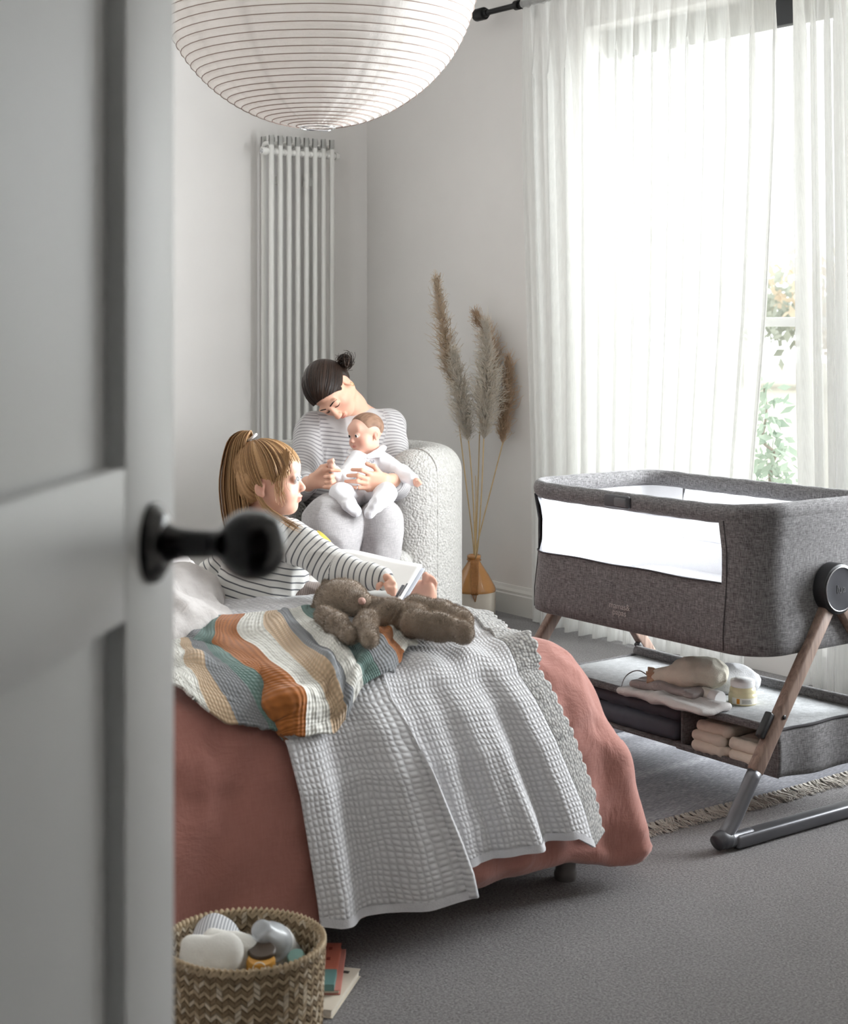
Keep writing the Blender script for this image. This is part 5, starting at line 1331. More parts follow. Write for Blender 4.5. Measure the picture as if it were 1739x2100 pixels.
def build_head(S, h, kind):
    q = h.H
    if kind == 'adult':
        h.e(S, (0, -0.08, 0.14), (0.345, 0.43, 0.36)); h.e(S, (0, 0.09, -0.12), (0.285, 0.33, 0.36), 0.05*q)
        h.e(S, (0, 0.22, -0.39), (0.14, 0.13, 0.11), 0.10*q)
        for s in (-1, 1):
            h.e(S, (s*0.155, 0.23, -0.10), (0.11, 0.12, 0.12), 0.08*q); h.e(S, (s*0.24, -0.02, -0.26), (0.06, 0.16, 0.11), 0.08*q)
            h.e(S, (s*0.125, 0.475, 0.035), (0.085, 0.07, 0.045), 0.05*q, -1); h.e(S, (s*0.125, 0.360, 0.03), (0.068, 0.062, 0.060), 0.01*q)
            h.e(S, (s*0.352, -0.03, -0.02), (0.035, 0.075, 0.125), 0.02*q, 1, (0, 0, s*18))
            h.e(S, (s*0.385, -0.02, 0.0), (0.022, 0.045, 0.08), 0.02*q, -1, (0, 0, s*18)); h.e(S, (s*0.355, 0.005, -0.125), (0.026, 0.032, 0.035), 0.02*q)
            h.e(S, (s*0.045, 0.465, -0.155), (0.032, 0.045, 0.030), 0.03*q)
        h.e(S, (0, 0.375, 0.105), (0.21, 0.06, 0.05), 0.07*q)
        h.k(S, (0, 0.395, 0.06), (0, 0.505, -0.135), 0.035, 0.048, 0.05*q)
        h.e(S, (0, 0.415, -0.255), (0.088, 0.045, 0.024), 0.02*q); h.e(S, (0, 0.405, -0.300), (0.078, 0.045, 0.028), 0.02*q)
        h.k(S, (-0.085, 0.455, -0.274), (0.085, 0.455, -0.274), 0.009, 0.009, 0.01*q, -1)
        h.lip = (0, 0.43, -0.278); h.eyes = [(s*0.125, 0.42, 0.02) for s in (-1, 1)]
    else:
        b = 1.0 if kind == 'baby' else 0.6
        h.e(S, (0, -0.06, 0.13), (0.385, 0.46, 0.375)); h.e(S, (0, 0.10, -0.14), (0.31, 0.31, 0.33), 0.06*q)
        h.e(S, (0, 0.25, -0.385), (0.13, 0.11, 0.09), 0.10*q)
        for s in (-1, 1):
            h.e(S, (s*0.19, 0.20, -0.20), (0.15, 0.155, 0.15+0.01*b), 0.10*q)
            h.e(S, (s*0.135, 0.475, 0.0), (0.085, 0.06, 0.045), 0.06*q, -1); h.e(S, (s*0.135, 0.345, 0.0), (0.070, 0.062, 0.062), 0.012*q)
            h.e(S, (s*0.375, -0.06, -0.07), (0.034, 0.070, 0.105), 0.02*q, 1, (0, 0, s*22))
            h.e(S, (s*0.408, -0.05, -0.055), (0.022, 0.040, 0.066), 0.02*q, -1, (0, 0, s*22)); h.e(S, (s*0.375, -0.03, -0.155), (0.028, 0.034, 0.036), 0.02*q)
            h.e(S, (s*0.038, 0.425, -0.150), (0.030, 0.034, 0.026), 0.03*q)
        h.e(S, (0, 0.33, 0.16), (0.24, 0.08, 0.12), 0.12*q)
        h.k(S, (0, 0.375, 0.0), (0, 0.448, -0.130), 0.030, 0.042, 0.05*q)
        h.e(S, (0, 0.395, -0.245), (0.072, 0.045, 0.024), 0.03*q); h.e(S, (0, 0.382, -0.290), (0.062, 0.042, 0.028), 0.03*q)
        h.k(S, (-0.07, 0.432, -0.266), (0.07, 0.432, -0.266), 0.010, 0.010, 0.01*q, -1)
        h.lip = (0, 0.41, -0.266); h.eyes = [(s*0.135, 0.405, 0.0) for s in (-1, 1)]
def skin_cols(V, h, base=(226, 178, 154), blush=(214, 132, 116), lip=(188, 96, 92), red=()):
    b = np.array(srgb(*base)[:3]); col = np.tile(b, (len(V), 1))
    L = (V-h.c) @ h.M/h.H
    def put(c, r, rgb, w):
        d = np.sqrt((((L-np.array(c))/np.array(r))**2).sum(1)); a = (np.clip(1.25-d, 0, 1)*w)[:, None]; a = np.minimum(a, w)
        col[:] = col*(1-a)+np.array(srgb(*rgb)[:3])*a
    for s in (-1, 1): put((s*0.20, 0.33, -0.17), (0.14, 0.16, 0.12), blush, 0.45)
    for s in (-1, 1): put((s*0.37, -0.04, -0.05), (0.06, 0.09, 0.13), blush, 0.35)
    put((0, 0.50, -0.13), (0.07, 0.06, 0.05), blush, 0.4)
    x, y, z = h.lip; put((x, y, z), (0.085, 0.05, 0.042), lip, 1.0)
    for p, r in red:
        d = np.linalg.norm(V-np.array(p), axis=1)/r; a = (np.clip(1.3-d, 0, 1)*0.45)[:, None]; col = col*(1-a)+np.array(srgb(*blush)[:3])*a
    return col
def eye_part(h, i, look, parent, iris=(60, 52, 46), back=0.047):
    x, y, z = h.eyes[i]; s = -1 if i == 0 else 1
    c = h.p(x, y-back, z); r = 0.062*h.H
    V, F = lathe([(r*math.sin(a), -r*math.cos(a)) for a in np.linspace(0.02, math.pi-0.02, 18)], c, tuple(look), 22)
    o = obj('eye', (V, F), (lambda: MATS.setdefault('eyeball', (lambda t: t.done(t.bsdf(t.attr('Col', 'Color'), 0.12, 0, 0.6)))(NT('eyeball'))))(), parent)
    d = (V-np.array(c)) @ np.array(look)/np.linalg.norm(look)/r; ang = np.arccos(np.clip(d, -1, 1))
    col = np.tile(np.array(srgb(236, 232, 230)[:3]), (len(V), 1)); col[ang < 0.62] = srgb(*iris)[:3]; col[ang < 0.32] = srgb(12, 10, 10)[:3]
    cattr(o, 'Col', col); return o
def brow_part(h, s, parent, mat_, z=0.115, y=0.425, x0=0.05, x1=0.21, th_=0.011, name='eyebrow', arch=0.02):
    pts = [h.p(s*x, y-0.5*(x-x0)**2*8*0.3-0.02*(x-x0)/(x1-x0), z+arch*math.sin((x-x0)/(x1-x0)*math.pi)) for x in np.linspace(x0, x1, 8)]
    r_ = np.interp(np.linspace(0, 1, 8), [0, 0.4, 1], [th_, th_*1.1, th_*0.35])*h.H
    return obj(name, tube(pts, r_, 6), mat_, parent)
def fold_disp(V, F, amp, scale, seed, ani=(1, 1, 1)):
    N = normals(V, F); w = V*np.array(ani)*scale
    r = 1-2*np.abs(vnoise(w+vnoise(V*scale*0.5, seed+9)[:, None]*0.6, seed)); r2 = vnoise(w*2.1, seed+2)
    return V+N*(amp*(r-0.1)+amp*0.35*r2)[:, None]
def hair_cap_strands(h, starts, end, rad, wid, n_seg=12, lift=0.0, jitter=0.01):
    """strands from hairline points to a gathering point over an ellipsoid (cr = centre, radii in head units)"""
    paths = []
    cr = np.array([0, -0.07, 0.13])
    def unit(v): return v/np.linalg.norm(v)
    e = np.array(end); de = unit((e-cr)/rad)
    for st in starts:
        ds = unit((np.array(st)-cr)/rad); om = math.acos(np.clip(ds @ de, -1, 1)); pts = []
        jl = 1.0+lift*random.random()
        for t in np.linspace(0, 1, n_seg):
            d = (math.sin((1-t)*om)*ds+math.sin(t*om)*de)/max(math.sin(om), 1e-4)
            pts.append(h.p(*(cr+d*rad*(jl if t < 0.9 else 1.0))))
        paths.append(pts)
    return np.array(paths)
def streaks(h, V, pole, fr=26):
    """hair lines running away from the gathering point"""
    cr = h.p(0, -0.07, 0.13); a = h.p(*pole)-cr; a /= np.linalg.norm(a); e1 = np.cross(a, [0.31, 0.2, 0.9]); e1 /= np.linalg.norm(e1); e2 = np.cross(a, e1)
    D = V-cr; ph = np.arctan2(D @ e2, D @ e1); t = D @ a/h.H
    q = np.stack([np.cos(ph)*fr, np.sin(ph)*fr, t*1.5], 1); return 0.6*vnoise(q, 3)+0.4*vnoise(q*2.3, 5)
def add_shade(o, n, per, lo=0.0, hi=1.0):
    v = lo+(hi-lo)*RNG.random(n); fattr(o, 'shade', np.repeat(v, per))

# ------------------------------------------------------------------ the woman in the armchair
wroot = thing('person', 'woman in a striped jumper and grey trousers looking down at the baby on her lap', 'person', P(715, 1060, 6.15))
wroot.location.z = 0.42
hw = Head(P(677, 801, 6.13), idir(0.12, -0.75, 0.65), idir(0.75, 0.45, 0.48), 0.222)
S = Sdf(); build_head(S, hw, 'adult')
nb = np.array(P(738, 868, 6.30))
S.chain([hw.p(0, -0.16, -0.28), np.array(P(722, 835, 6.24)), nb], [0.052, 0.052, 0.062], k=0.03)
sl, sr = np.array(P(798, 874, 6.28)), np.array(P(640, 880, 6.24))
S.chain([nb+np.array([0, 0, 0.012]), sl+np.array([0, 0, 0.006])], [0.055, 0.048], k=0.04); S.chain([nb, sr], [0.055, 0.048], k=0.04)
Mi = np.column_stack([idir(1, 0, 0), idir(0, 0, 1), idir(0, 1, 0)])
S.ell(P(722, 925, 6.27), (0.16, 0.095, 0.15), Mi, k=0.04); S.ell(P(718, 1020, 6.25), (0.15, 0.10, 0.13), Mi, k=0.05)
el, er = np.array(P(818, 1003, 6.06)), np.array(P(612, 992, 6.05))
wl, wr_ = np.array(P(806, 986, 5.84)), np.array(P(632, 992, 5.83))
S.chain([sl, el, wl], [0.045, 0.038, 0.026], k=0.02); S.chain([sr, er, wr_], [0.045, 0.038, 0.026], k=0.02)
# left hand lying across the baby's belly
def fing(pts, r0=0.0088, r1=0.0066, k=0.006): S.chain([np.array(P(*q)) for q in pts], np.linspace(r0, r1, len(pts)), k=k)
dh = 5.745
S.chain([wl, np.array(P(785, 985, 5.79))], [0.026, 0.024], k=0.012)
for y_, x_ in ((972, 757), (982, 752), (993, 751), (1003, 755)): S.cap(P(788, 985+(y_-985)*0.45, 5.785), P(x_, y_, dh+0.01), 0.017, 0.0115, k=0.012)
fing([(757, 971, dh), (742, 964, dh-0.014), (722, 963, dh+0.004)]); fing([(752, 982, dh), (734, 975, dh-0.016), (713, 975, dh+0.006)])
fing([(751, 992, dh), (732, 987, dh-0.016), (709, 987, dh+0.006)]); fing([(755, 1002, dh+0.002), (736, 1000, dh-0.012), (712, 999, dh+0.008)], 0.008, 0.006)
fing([(780, 972, 5.78), (768, 957, 5.765), (752, 951, 5.765)], 0.0105, 0.0078)
# right hand: index finger held out to the baby, the others curled
S.chain([wr_, np.array(P(646, 987, 5.79))], [0.026, 0.024], k=0.012)
for y_, x_ in ((964, 664), (975, 672), (986, 674), (996, 671)): S.cap(P(643, 987+(y_-985)*0.35, 5.79), P(x_, y_, 5.745), 0.018, 0.0115, k=0.012)
fing([(664, 964, 5.745), (679, 963, 5.725), (697, 965, 5.73)])
for y_, x_ in ((975, 672), (986, 674), (996, 671)): fing([(x_, y_, 5.742), (x_+10, y_+1, 5.722), (x_+6, y_+3, 5.70), (x_-6, y_+3, 5.705)], 0.0088, 0.0072)
fing([(650, 970, 5.78), (660, 958, 5.76), (673, 953, 5.745)], 0.0105, 0.0078)
# legs and feet under the trousers
kr, kl = np.array(P(682, 1072, 5.72)), np.array(P(782, 1068, 5.76))
ar, al = np.array(P(692, 1300, 5.80)), np.array(P(770, 1300, 5.80))
S.chain([np.array(P(700, 1062, 6.22)), kr, ar], [0.08, 0.055, 0.034], k=0.03); S.chain([np.array(P(760, 1062, 6.24)), kl, al], [0.08, 0.055, 0.034], k=0.03)
for a in (ar, al):
    a2 = a+np.array([-0.08, -0.11, 0]); a2[2] = 0.035; a0 = a.copy(); a0[2] = 0.05
    S.chain([a, a0], [0.034, 0.034], k=0.02); S.chain([a0, a2], [0.036, 0.026], k=0.02)
V, F = S.mesh(0.0034, 1)
wb_ = obj('body', (V, F), SKIN, wroot); cattr(wb_, 'Col', skin_cols(V, hw, (224, 176, 152), (212, 134, 116), (182, 92, 90)))
# jumper
S = Sdf(); zax = (np.array(P(720, 1000, 6.2)), idir(0.08, 1, 0.0), 0)
S.ell(P(722, 925, 6.25), (0.192, 0.128, 0.165), Mi, k=0.03, axis=zax); S.ell(P(716, 1012, 6.19), (0.190, 0.140, 0.115), Mi, k=0.06, axis=zax)
S.chain([nb+np.array([0, 0, -0.010]), sl+np.array([0, 0, 0.0])], [0.066, 0.058], k=0.05, axis=zax); S.chain([nb+np.array([0, 0, -0.012]), sr], [0.066, 0.058], k=0.05, axis=zax)
def sleeve(a, b, c, r, off):
    S.cap(a, b, r[0], r[1], k=0.035, axis=(a, b-a, off)); S.cap(b, c, r[1], r[2], k=0.03, axis=(b, c-b, off+np.linalg.norm(b-a)))
sleeve(sl, el, wl+(el-wl)*0.12, (0.060, 0.062, 0.042), 0.4); sleeve(sr, er, wr_+(er-wr_)*0.15, (0.060, 0.058, 0.040), 0.7)
S.ell(P(728, 826, 6.10), (0.125, 0.13, 0.058), np.column_stack([idir(0.97, 0.22, 0), idir(0, -0.5, 0.86), idir(-0.2, 0.84, 0.5)]), k=0.01, op=-1)
V, F = S.mesh(0.0048, 2); V = fold_disp(V, F, 0.0055, 13, 4, (1, 1, 0.6))
cst, _ = S.coord(V)
jm = obj('jumper', (V, F), cloth_stripe('grey_stripe_jersey', (198, 195, 195), (146, 142, 145), 0.0148, 0.34), wroot)
fattr(jm, 'stripe', cst)
dn_ = np.linalg.norm((V-np.array(P(728, 830, 6.12)))*np.array([1, 1, 1.3]), axis=1); fattr(jm, 'plain', np.clip((0.158-dn_)/0.008, 0, 1))
# trousers
S = Sdf()
S.ell(P(724, 1062, 6.22), (0.19, 0.14, 0.10), Mi, k=0.04)
S.chain([np.array(P(690, 1066, 6.15)), kr, kr+np.array([0, 0, -0.03]), ar+np.array([0, 0, 0.04])], [0.105, 0.100, 0.098, 0.076], k=0.03)
S.chain([np.array(P(768, 1066, 6.18)), kl, kl+np.array([0, 0, -0.03]), al+np.array([0, 0, 0.04])], [0.096, 0.076, 0.074, 0.068], k=0.015)
V, F = S.mesh(0.006, 2); V = fold_disp(V, F, 0.007, 9, 11, (1, 1, 0.8))
obj('trousers', (V, F), heather('pale_grey_jersey', (160, 156, 157), (194, 190, 190), 0.8), wroot)
# hair: cap, strands swept to a loose knot
DKH = hair_mat('dark_brown_hair', (20, 14, 12), (66, 48, 38), 0.36)
S = Sdf(); q = hw.H
hw.e(S, (0, -0.085, 0.145), (0.370, 0.455, 0.385)); hw.e(S, (0, -0.22, -0.06), (0.33, 0.29, 0.27), 0.05)
hw.e(S, (0, 0.38, -0.21), (0.40, 0.30, 0.44), 0.02, -1); hw.e(S, (0, 0.0, -0.42), (0.6, 0.24, 0.33), 0.02, -1)
for s in (-1, 1): hw.e(S, (s*0.40, 0.03, -0.06), (0.13, 0.13, 0.19), 0.02, -1)
V, F = S.mesh(0.0035, 1); sk = streaks(hw, V, (0.10, -0.52, 0.12)); V = V+normals(V, F)*(0.0016*sk)[:, None]
wh = obj('hair', (V, F), DKH, wroot); fattr(wh, 'shade', np.clip(0.35+0.5*sk, 0, 1))
knot = (0.36, -0.34, 0.0)
starts = []
for a in np.linspace(-1.15, 1.15, 260): starts.append((0.33*math.sin(a), -0.06+0.40*math.cos(a), 0.27-0.22*abs(math.sin(a))**2+0.02*random.random()))
for a in np.linspace(0, 1, 140):
    for s in (-1, 1): starts.append((s*(0.35-0.05*a), -0.05-0.25*a, 0.0-0.2*a+0.04*random.random()))
pt_ = hair_cap_strands(hw, starts, (0.10, -0.52, 0.12), np.array([0.378, 0.466, 0.395]), 0.01, 12, 0.02)
o = obj('hair_strands', strands(pt_, 0.0016, 0.0012), DKH, wroot); add_shade(o, len(pt_), 36)
kp = []
for i in range(260):
    a = RNG.random()*2*math.pi; b = RNG.normal(0, 0.5); rr_ = 0.055+0.045*RNG.random()
    c0 = np.array(knot)+RNG.normal(0, 0.03, 3)+np.array([0.07, -0.05, 0.02])
    ax = RNG.normal(size=3); ax /= np.linalg.norm(ax); e1 = np.cross(ax, RNG.normal(size=3)); e1 /= np.linalg.norm(e1); e2 = np.cross(ax, e1)
    tt = np.linspace(0, 2.2+1.5*RNG.random(), 9); fly = 1+0.9*(RNG.random() < 0.2)*np.linspace(0, 1, 9)
    kp.append([hw.p(*(c0+(e1*math.cos(t)+e2*math.sin(t))*rr_*f_)) for t, f_ in zip(tt, fly)])
o = obj('hair_knot', strands(np.array(kp), 0.0018, 0.0008), DKH, wroot); add_shade(o, len(kp), 27)
for s in (-1, 1):
    brow_part(hw, s, wroot, DKH, 0.10, 0.432, 0.05, 0.215, 0.012)
    brow_part(hw, s, wroot, DKH, -0.005, 0.415, 0.07, 0.185, 0.008, 'eyelashes', -0.02)
GOLD = simple('gold', (200, 168, 110), 0.25, 1.0)
obj('earring', tube([hw.p(0.375, 0.0+0.03*math.cos(a), -0.16+0.05*math.sin(a)) for a in np.linspace(0, 2*np.pi, 16, endpoint=False)], 0.0012, 6, closed=True), GOLD, wroot)
rc = np.array(P(733, 1000, dh-0.012)); rx_ = idir(1, 0.05, 0.1)
obj('ring', tube([rc+0.0095*(idir(0, 1, 0)*math.cos(a)+idir(0, 0, 1)*math.sin(a)) for a in np.linspace(0, 2*np.pi, 18, endpoint=False)], 0.0013, 6, closed=True), CHROME, wroot)

# ------------------------------------------------------------------ the baby on her lap
broot = thing('person', 'baby in a white sleepsuit sitting on the woman\'s lap', 'person', P(740, 1040, 5.9))
hb_ = Head(P(749, 889, 5.93), idir(-0.72, -0.10, 0.60), idir(0.58, 0.08, 0.78), 0.148)
S = Sdf(); build_head(S, hb_, 'baby')
S.chain([hb_.p(0.0, -0.10, -0.30), np.array(P(756, 935, 5.95))], [0.034, 0.036], k=0.02)
S.ell(P(754, 965, 5.94), (0.062, 0.055, 0.065), Mi, k=0.03); S.ell(P(745, 1010, 5.92), (0.066, 0.060, 0.060), Mi, k=0.03)
bsl, bel, bwl = (np.array(P(*q_)) for q_ in ((790, 942, 5.92), (825, 972, 5.86), (850, 985, 5.80)))
bsr, ber, bwr = (np.array(P(*q_)) for q_ in ((722, 945, 5.88), (698, 985, 5.80), (683, 963, 5.745)))
S.chain([bsl, bel, bwl], [0.022, 0.018, 0.014], k=0.01); S.chain([bsr, ber, bwr], [0.022, 0.018, 0.014], k=0.01)
# small fists with curled fingers
def fist(c, out, side, sc_=1.0):
    c = np.array(c); out = out/np.linalg.norm(out); side = side/np.linalg.norm(side); pal = np.cross(out, side)
    S.ell(c, (0.0135*sc_,)*3, k=0.006)
    for i, w in enumerate((-1.5, -0.5, 0.5, 1.5)):
        b = c+side*w*0.0062*sc_+out*0.009*sc_
        S.chain([b, b+out*0.010*sc_+pal*0.003, b+out*0.009*sc_+pal*0.012*sc_, b+pal*0.014*sc_], [0.0046*sc_, 0.0043*sc_, 0.004*sc_, 0.0036*sc_], k=0.002)
    S.chain([c-side*0.011*sc_, c-side*0.014*sc_+out*0.010*sc_+pal*0.006*sc_], [0.0055*sc_, 0.004*sc_], k=0.003)
fist(P(855, 987, 5.785), idir(0.5, -0.6, 0.5), idir(0.6, 0.5, 0.2)); fist(P(681, 955, 5.725), idir(-0.3, 0.7, 0.4), idir(0.8, 0.25, 0.3))
# legs
bkr, bar_ = np.array(P(698, 1012, 5.70)), np.array(P(716, 1034, 5.65)); bkl, bal = np.array(P(792, 1012, 5.72)), np.array(P(772, 1036, 5.65))
S.chain([np.array(P(730, 1020, 5.88)), bkr, bar_], [0.036, 0.028, 0.02], k=0.02); S.chain([np.array(P(765, 1020, 5.88)), bkl, bal], [0.036, 0.028, 0.02], k=0.02)
V, F = S.mesh(0.0026, 1); bb = obj('body', (V, F), SKIN, broot)
cattr(bb, 'Col', skin_cols(V, hb_, (228, 182, 162), (216, 140, 124), (196, 104, 100)))
S = Sdf()
S.ell(P(754, 962, 5.94), (0.073, 0.062, 0.066), Mi, k=0.03); S.ell(P(744, 1008, 5.91), (0.080, 0.070, 0.064), Mi, k=0.03)
S.chain([bsl+idir(-0.02, 0, 0), bel, bwl+(bel-bwl)*0.12], [0.034, 0.028, 0.021], k=0.02); S.chain([bsr+idir(0.02, 0, 0), ber, bwr+(ber-bwr)*0.1], [0.033, 0.028, 0.021], k=0.02)
S.chain([np.array(P(730, 1018, 5.88)), bkr, bar_], [0.05, 0.037, 0.026], k=0.012); S.chain([np.array(P(768, 1018, 5.88)), bkl, bal], [0.05, 0.037, 0.026], k=0.012)
S.chain([bar_, np.array(P(729, 1047, 5.635))], [0.026, 0.019], k=0.006); S.chain([np.array(P(714, 1036, 5.630)), np.array(P(731, 1050, 5.628))], [0.024, 0.017], k=0.006)
S.chain([bal, np.array(P(759, 1050, 5.635))], [0.026, 0.019], k=0.006); S.chain([np.array(P(776, 1030, 5.630)), np.array(P(757, 1053, 5.628))], [0.022, 0.017], k=0.006)
V, F = S.mesh(0.0034, 2); V = fold_disp(V, F, 0.0028, 26, 6)
WCOT = simple('white_cotton', (238, 237, 240), 0.92, 0, 0.12, 0.03, 30, 0.25, 340, 0.15)
obj('sleepsuit', (V, F), WCOT, broot)
for s in (-1, 1):
    S = Sdf(); S.chain([np.array(P(752+s*4, 936, 5.868)), np.array(P(752+s*22, 930, 5.885)), np.array(P(752+s*34, 918 if s > 0 else 926, 5.93))], [0.013, 0.018, 0.014], k=0.01, flat=(idir(0.1*s, 0.8, 0.6), 0.45))
    obj('collar', S.mesh(0.003, 1), WCOT, broot)
for k in range(9):
    x_ = 744+k*3.6; y_ = 947+(1.5 if k % 2 else -1)
    d_ = 5.872-0.0+0.00006*(x_-752)**2
    obj('embroidery', tube([P(x_, y_-2.5, d_), P(x_+1.2, y_, d_-0.002), P(x_-0.6, y_+2.6, d_-0.003)], 0.0011, 5), simple('grey_thread', (132, 132, 138), 0.8), broot)
BH = hair_mat('baby_hair', (122, 92, 74), (164, 130, 108), 0.6)
S = Sdf(); hb_.e(S, (0, -0.068, 0.142), (0.393, 0.468, 0.384)); hb_.e(S, (0, 0.47, -0.10), (0.40, 0.34, 0.46), 0.03, -1)
hb_.e(S, (0, 0.0, -0.46), (0.6, 0.6, 0.36), 0.03, -1)
for s in (-1, 1): hb_.e(S, (s*0.42, 0.0, -0.09), (0.12, 0.17, 0.18), 0.02, -1)
V, F = S.mesh(0.0026, 1); o = obj('hair', (V, F), BH, broot); fattr(o, 'shade', np.clip(0.45+0.45*vnoise((V-hb_.c) @ hb_.M*np.array([260, 60, 60]), 5), 0, 1))
for i in (0, 1): eye_part(hb_, i, hb_.f*0.9+hb_.l*0.05-hb_.u*0.12, broot, (54, 40, 34))
BRB = hair_mat('baby_brow', (150, 112, 92), (166, 128, 106)); 
for s in (-1, 1):
    o = brow_part(hb_, s, broot, BRB, 0.10, 0.41, 0.06, 0.20, 0.007); fattr(o, 'shade', np.full(len(o.data.vertices), 0.5))
    o = brow_part(hb_, s, broot, DKH, 0.036, 0.40, 0.075, 0.195, 0.008, 'eyelashes', 0.02); fattr(o, 'shade', np.full(len(o.data.vertices), 0.3))

# ------------------------------------------------------------------ the girl on the bed
groot = thing('person', 'little girl with a blond ponytail in a striped top sitting on the bed', 'person', P(545, 1258, 3.93))
hg = Head(P(551, 983, 3.92), idir(0.98, 0.05, 0.07), idir(0.07, 0.03, -0.98), 0.186)
S = Sdf(); build_head(S, hg, 'girl')
gn_ = np.array(P(545, 1085, 3.95))
S.chain([hg.p(0.0, -0.12, -0.30), gn_], [0.036, 0.040], k=0.02)
gc1, gc2 = np.array(P(548, 1150, 3.95)), np.array(P(530, 1225, 3.95))
Mg = np.column_stack([idir(0.96, 0, 0.28), idir(-0.28, 0, 0.96), idir(0, 1, 0)])
S.ell(gc1, (0.085, 0.075, 0.10), Mg, k=0.03); S.ell(gc2, (0.10, 0.085, 0.075), Mg, k=0.03)
gs, ge, gw = (np.array(P(*q_)) for q_ in ((598, 1105, 3.88), (688, 1168, 3.83), (780, 1186, 3.765)))
S.chain([gs, ge, gw], [0.028, 0.024, 0.018], k=0.015)
gs2, ge2, gw2 = (np.array(P(*q_)) for q_ in ((500, 1108, 3.98), (437, 1182, 4.0), (400, 1232, 3.98)))
S.chain([gs2, ge2, gw2], [0.026, 0.022, 0.016], k=0.015); S.ell(P(392, 1238, 3.97), (0.03, 0.02, 0.014), k=0.01)
# right hand reaching over the page
S.ell(P(794, 1189, 3.755), (0.021, 0.018, 0.013), np.column_stack([idir(0.85, -0.5, 0), idir(0.3, 0.5, 0.8), idir(-0.4, -0.7, 0.6)]), k=0.01)
for pts in (((802, 1190, 3.785), (809, 1198, 3.775), (812, 1211, 3.772)), ((800, 1194, 3.78), (807, 1206, 3.768), (809, 1219, 3.766)), ((796, 1197, 3.777), (801, 1208, 3.765), (804, 1219, 3.764)), ((791, 1198, 3.776), (795, 1207, 3.765), (797, 1215, 3.764))):
    S.chain([np.array(P(q_[0], q_[1], q_[2]-0.045)) for q_ in pts], [0.0062, 0.0055, 0.0045], k=0.004)
S.chain([np.array(P(784, 1194, 3.75)), np.array(P(777, 1201, 3.735)), np.array(P(774, 1207, 3.73))], [0.007, 0.0062, 0.005], k=0.005)
# leg stretched out to the right with the bare foot upright
gh, gk, ga = np.array(P(560, 1246, 3.93)), np.array(P(690, 1238, 3.93)), np.array(P(858, 1214, 3.99))
S.chain([gh, gk, ga], [0.06, 0.042, 0.025], k=0.03)
fa = np.array(P(874, 1219, 3.985)); ft_ = np.array(P(878, 1203, 3.975))
S.chain([ga, fa], [0.026, 0.027], k=0.02); S.chain([fa, ft_], [0.024, 0.018], k=0.012, flat=(idir(0.8, 0.1, -0.5), 0.8))
for i, (x_, y_, r) in enumerate(((873, 1180, 0.0092), (881, 1182, 0.0066), (886.5, 1185, 0.006), (890.5, 1189, 0.0055), (893.5, 1194, 0.005))):
    S.cap(P(x_-1.5, y_+16, 3.972+0.002*i), P(x_, y_, 3.966+0.002*i), r*0.95, r, k=0.0015)
gk2, ga2 = np.array(P(640, 1190, 4.12)), np.array(P(700, 1196, 4.2))
S.chain([np.array(P(560, 1235, 4.0)), gk2, ga2], [0.055, 0.04, 0.028], k=0.03); S.chain([ga2, np.array(P(715, 1180, 4.22))], [0.026, 0.022], k=0.015)
V, F = S.mesh(0.0028, 1)
gb = obj('body', (V, F), SKIN, groot)
cattr(gb, 'Col', skin_cols(V, hg, (228, 180, 158), (220, 136, 120), (200, 108, 104), [(P(881, 1180, 3.98), 0.025), (P(808, 1212, 3.77), 0.02)]))
# striped top
S = Sdf(); zg = (np.array(gc2), idir(0.22, 1, 0.05), 0)
S.ell(P(546, 1150, 3.95), (0.104, 0.090, 0.112), Mg, k=0.03, axis=zg); S.ell(P(530, 1222, 3.95), (0.125, 0.105, 0.082), Mg, k=0.05, axis=zg)
S.cap(gn_+np.array([0, 0, -0.012]), gs+np.array([0, 0, -0.004]), 0.050, 0.046, k=0.03, axis=zg); S.cap(gn_+np.array([0, 0, -0.012]), gs2, 0.050, 0.046, k=0.03, axis=zg)
def gsleeve(a, b, c, r, off):
    S.cap(a, b, r[0], r[1], k=0.01, axis=(a, b-a, off)); S.cap(b, c, r[1], r[2], k=0.02, axis=(b, c-b, off+np.linalg.norm(b-a)))
gsleeve(gs, ge, gw, (0.048, 0.041, 0.028), 0.3); gsleeve(gs2, ge2, gw2+(ge2-gw2)*0.2, (0.046, 0.038, 0.028), 0.5)
S.ell(gn_+np.array([0.0, 0.0, 0.042]), (0.050, 0.050, 0.040), k=0.008, op=-1)
V, F = S.mesh(0.0035, 2); V = fold_disp(V, F, 0.0040, 20, 8, (1, 1, 0.8))
cst, _ = S.coord(V)
o = obj('striped_top', (V, F), cloth_stripe('breton_stripe', (226, 224, 220), (84, 86, 92), 0.0158, 0.20, 340, 0.05), groot); fattr(o, 'stripe', cst); fattr(o, 'plain', np.zeros(len(V)))
# ribbed leggings
S = Sdf(); lk = gk+(ga-gk)*0.42
S.chain([gh, gk, lk], [0.072, 0.052, 0.042], k=0.03, axis=(gh, ga-gh, 0)); S.chain([np.array(P(560, 1235, 4.0)), gk2, gk2+(ga2-gk2)*0.7], [0.066, 0.05, 0.04], k=0.03, axis=(gh, ga-gh, 0))
V, F = S.mesh(0.0045, 2); V = fold_disp(V, F, 0.003, 24, 2); cst, _ = S.coord(V)
o = obj('leggings', (V, F), cloth_stripe('ribbed_taupe', (150, 136, 130), (112, 100, 96), 0.0045, 0.45, 300, 0.15), groot); fattr(o, 'stripe', cst); fattr(o, 'plain', np.zeros(len(V)))
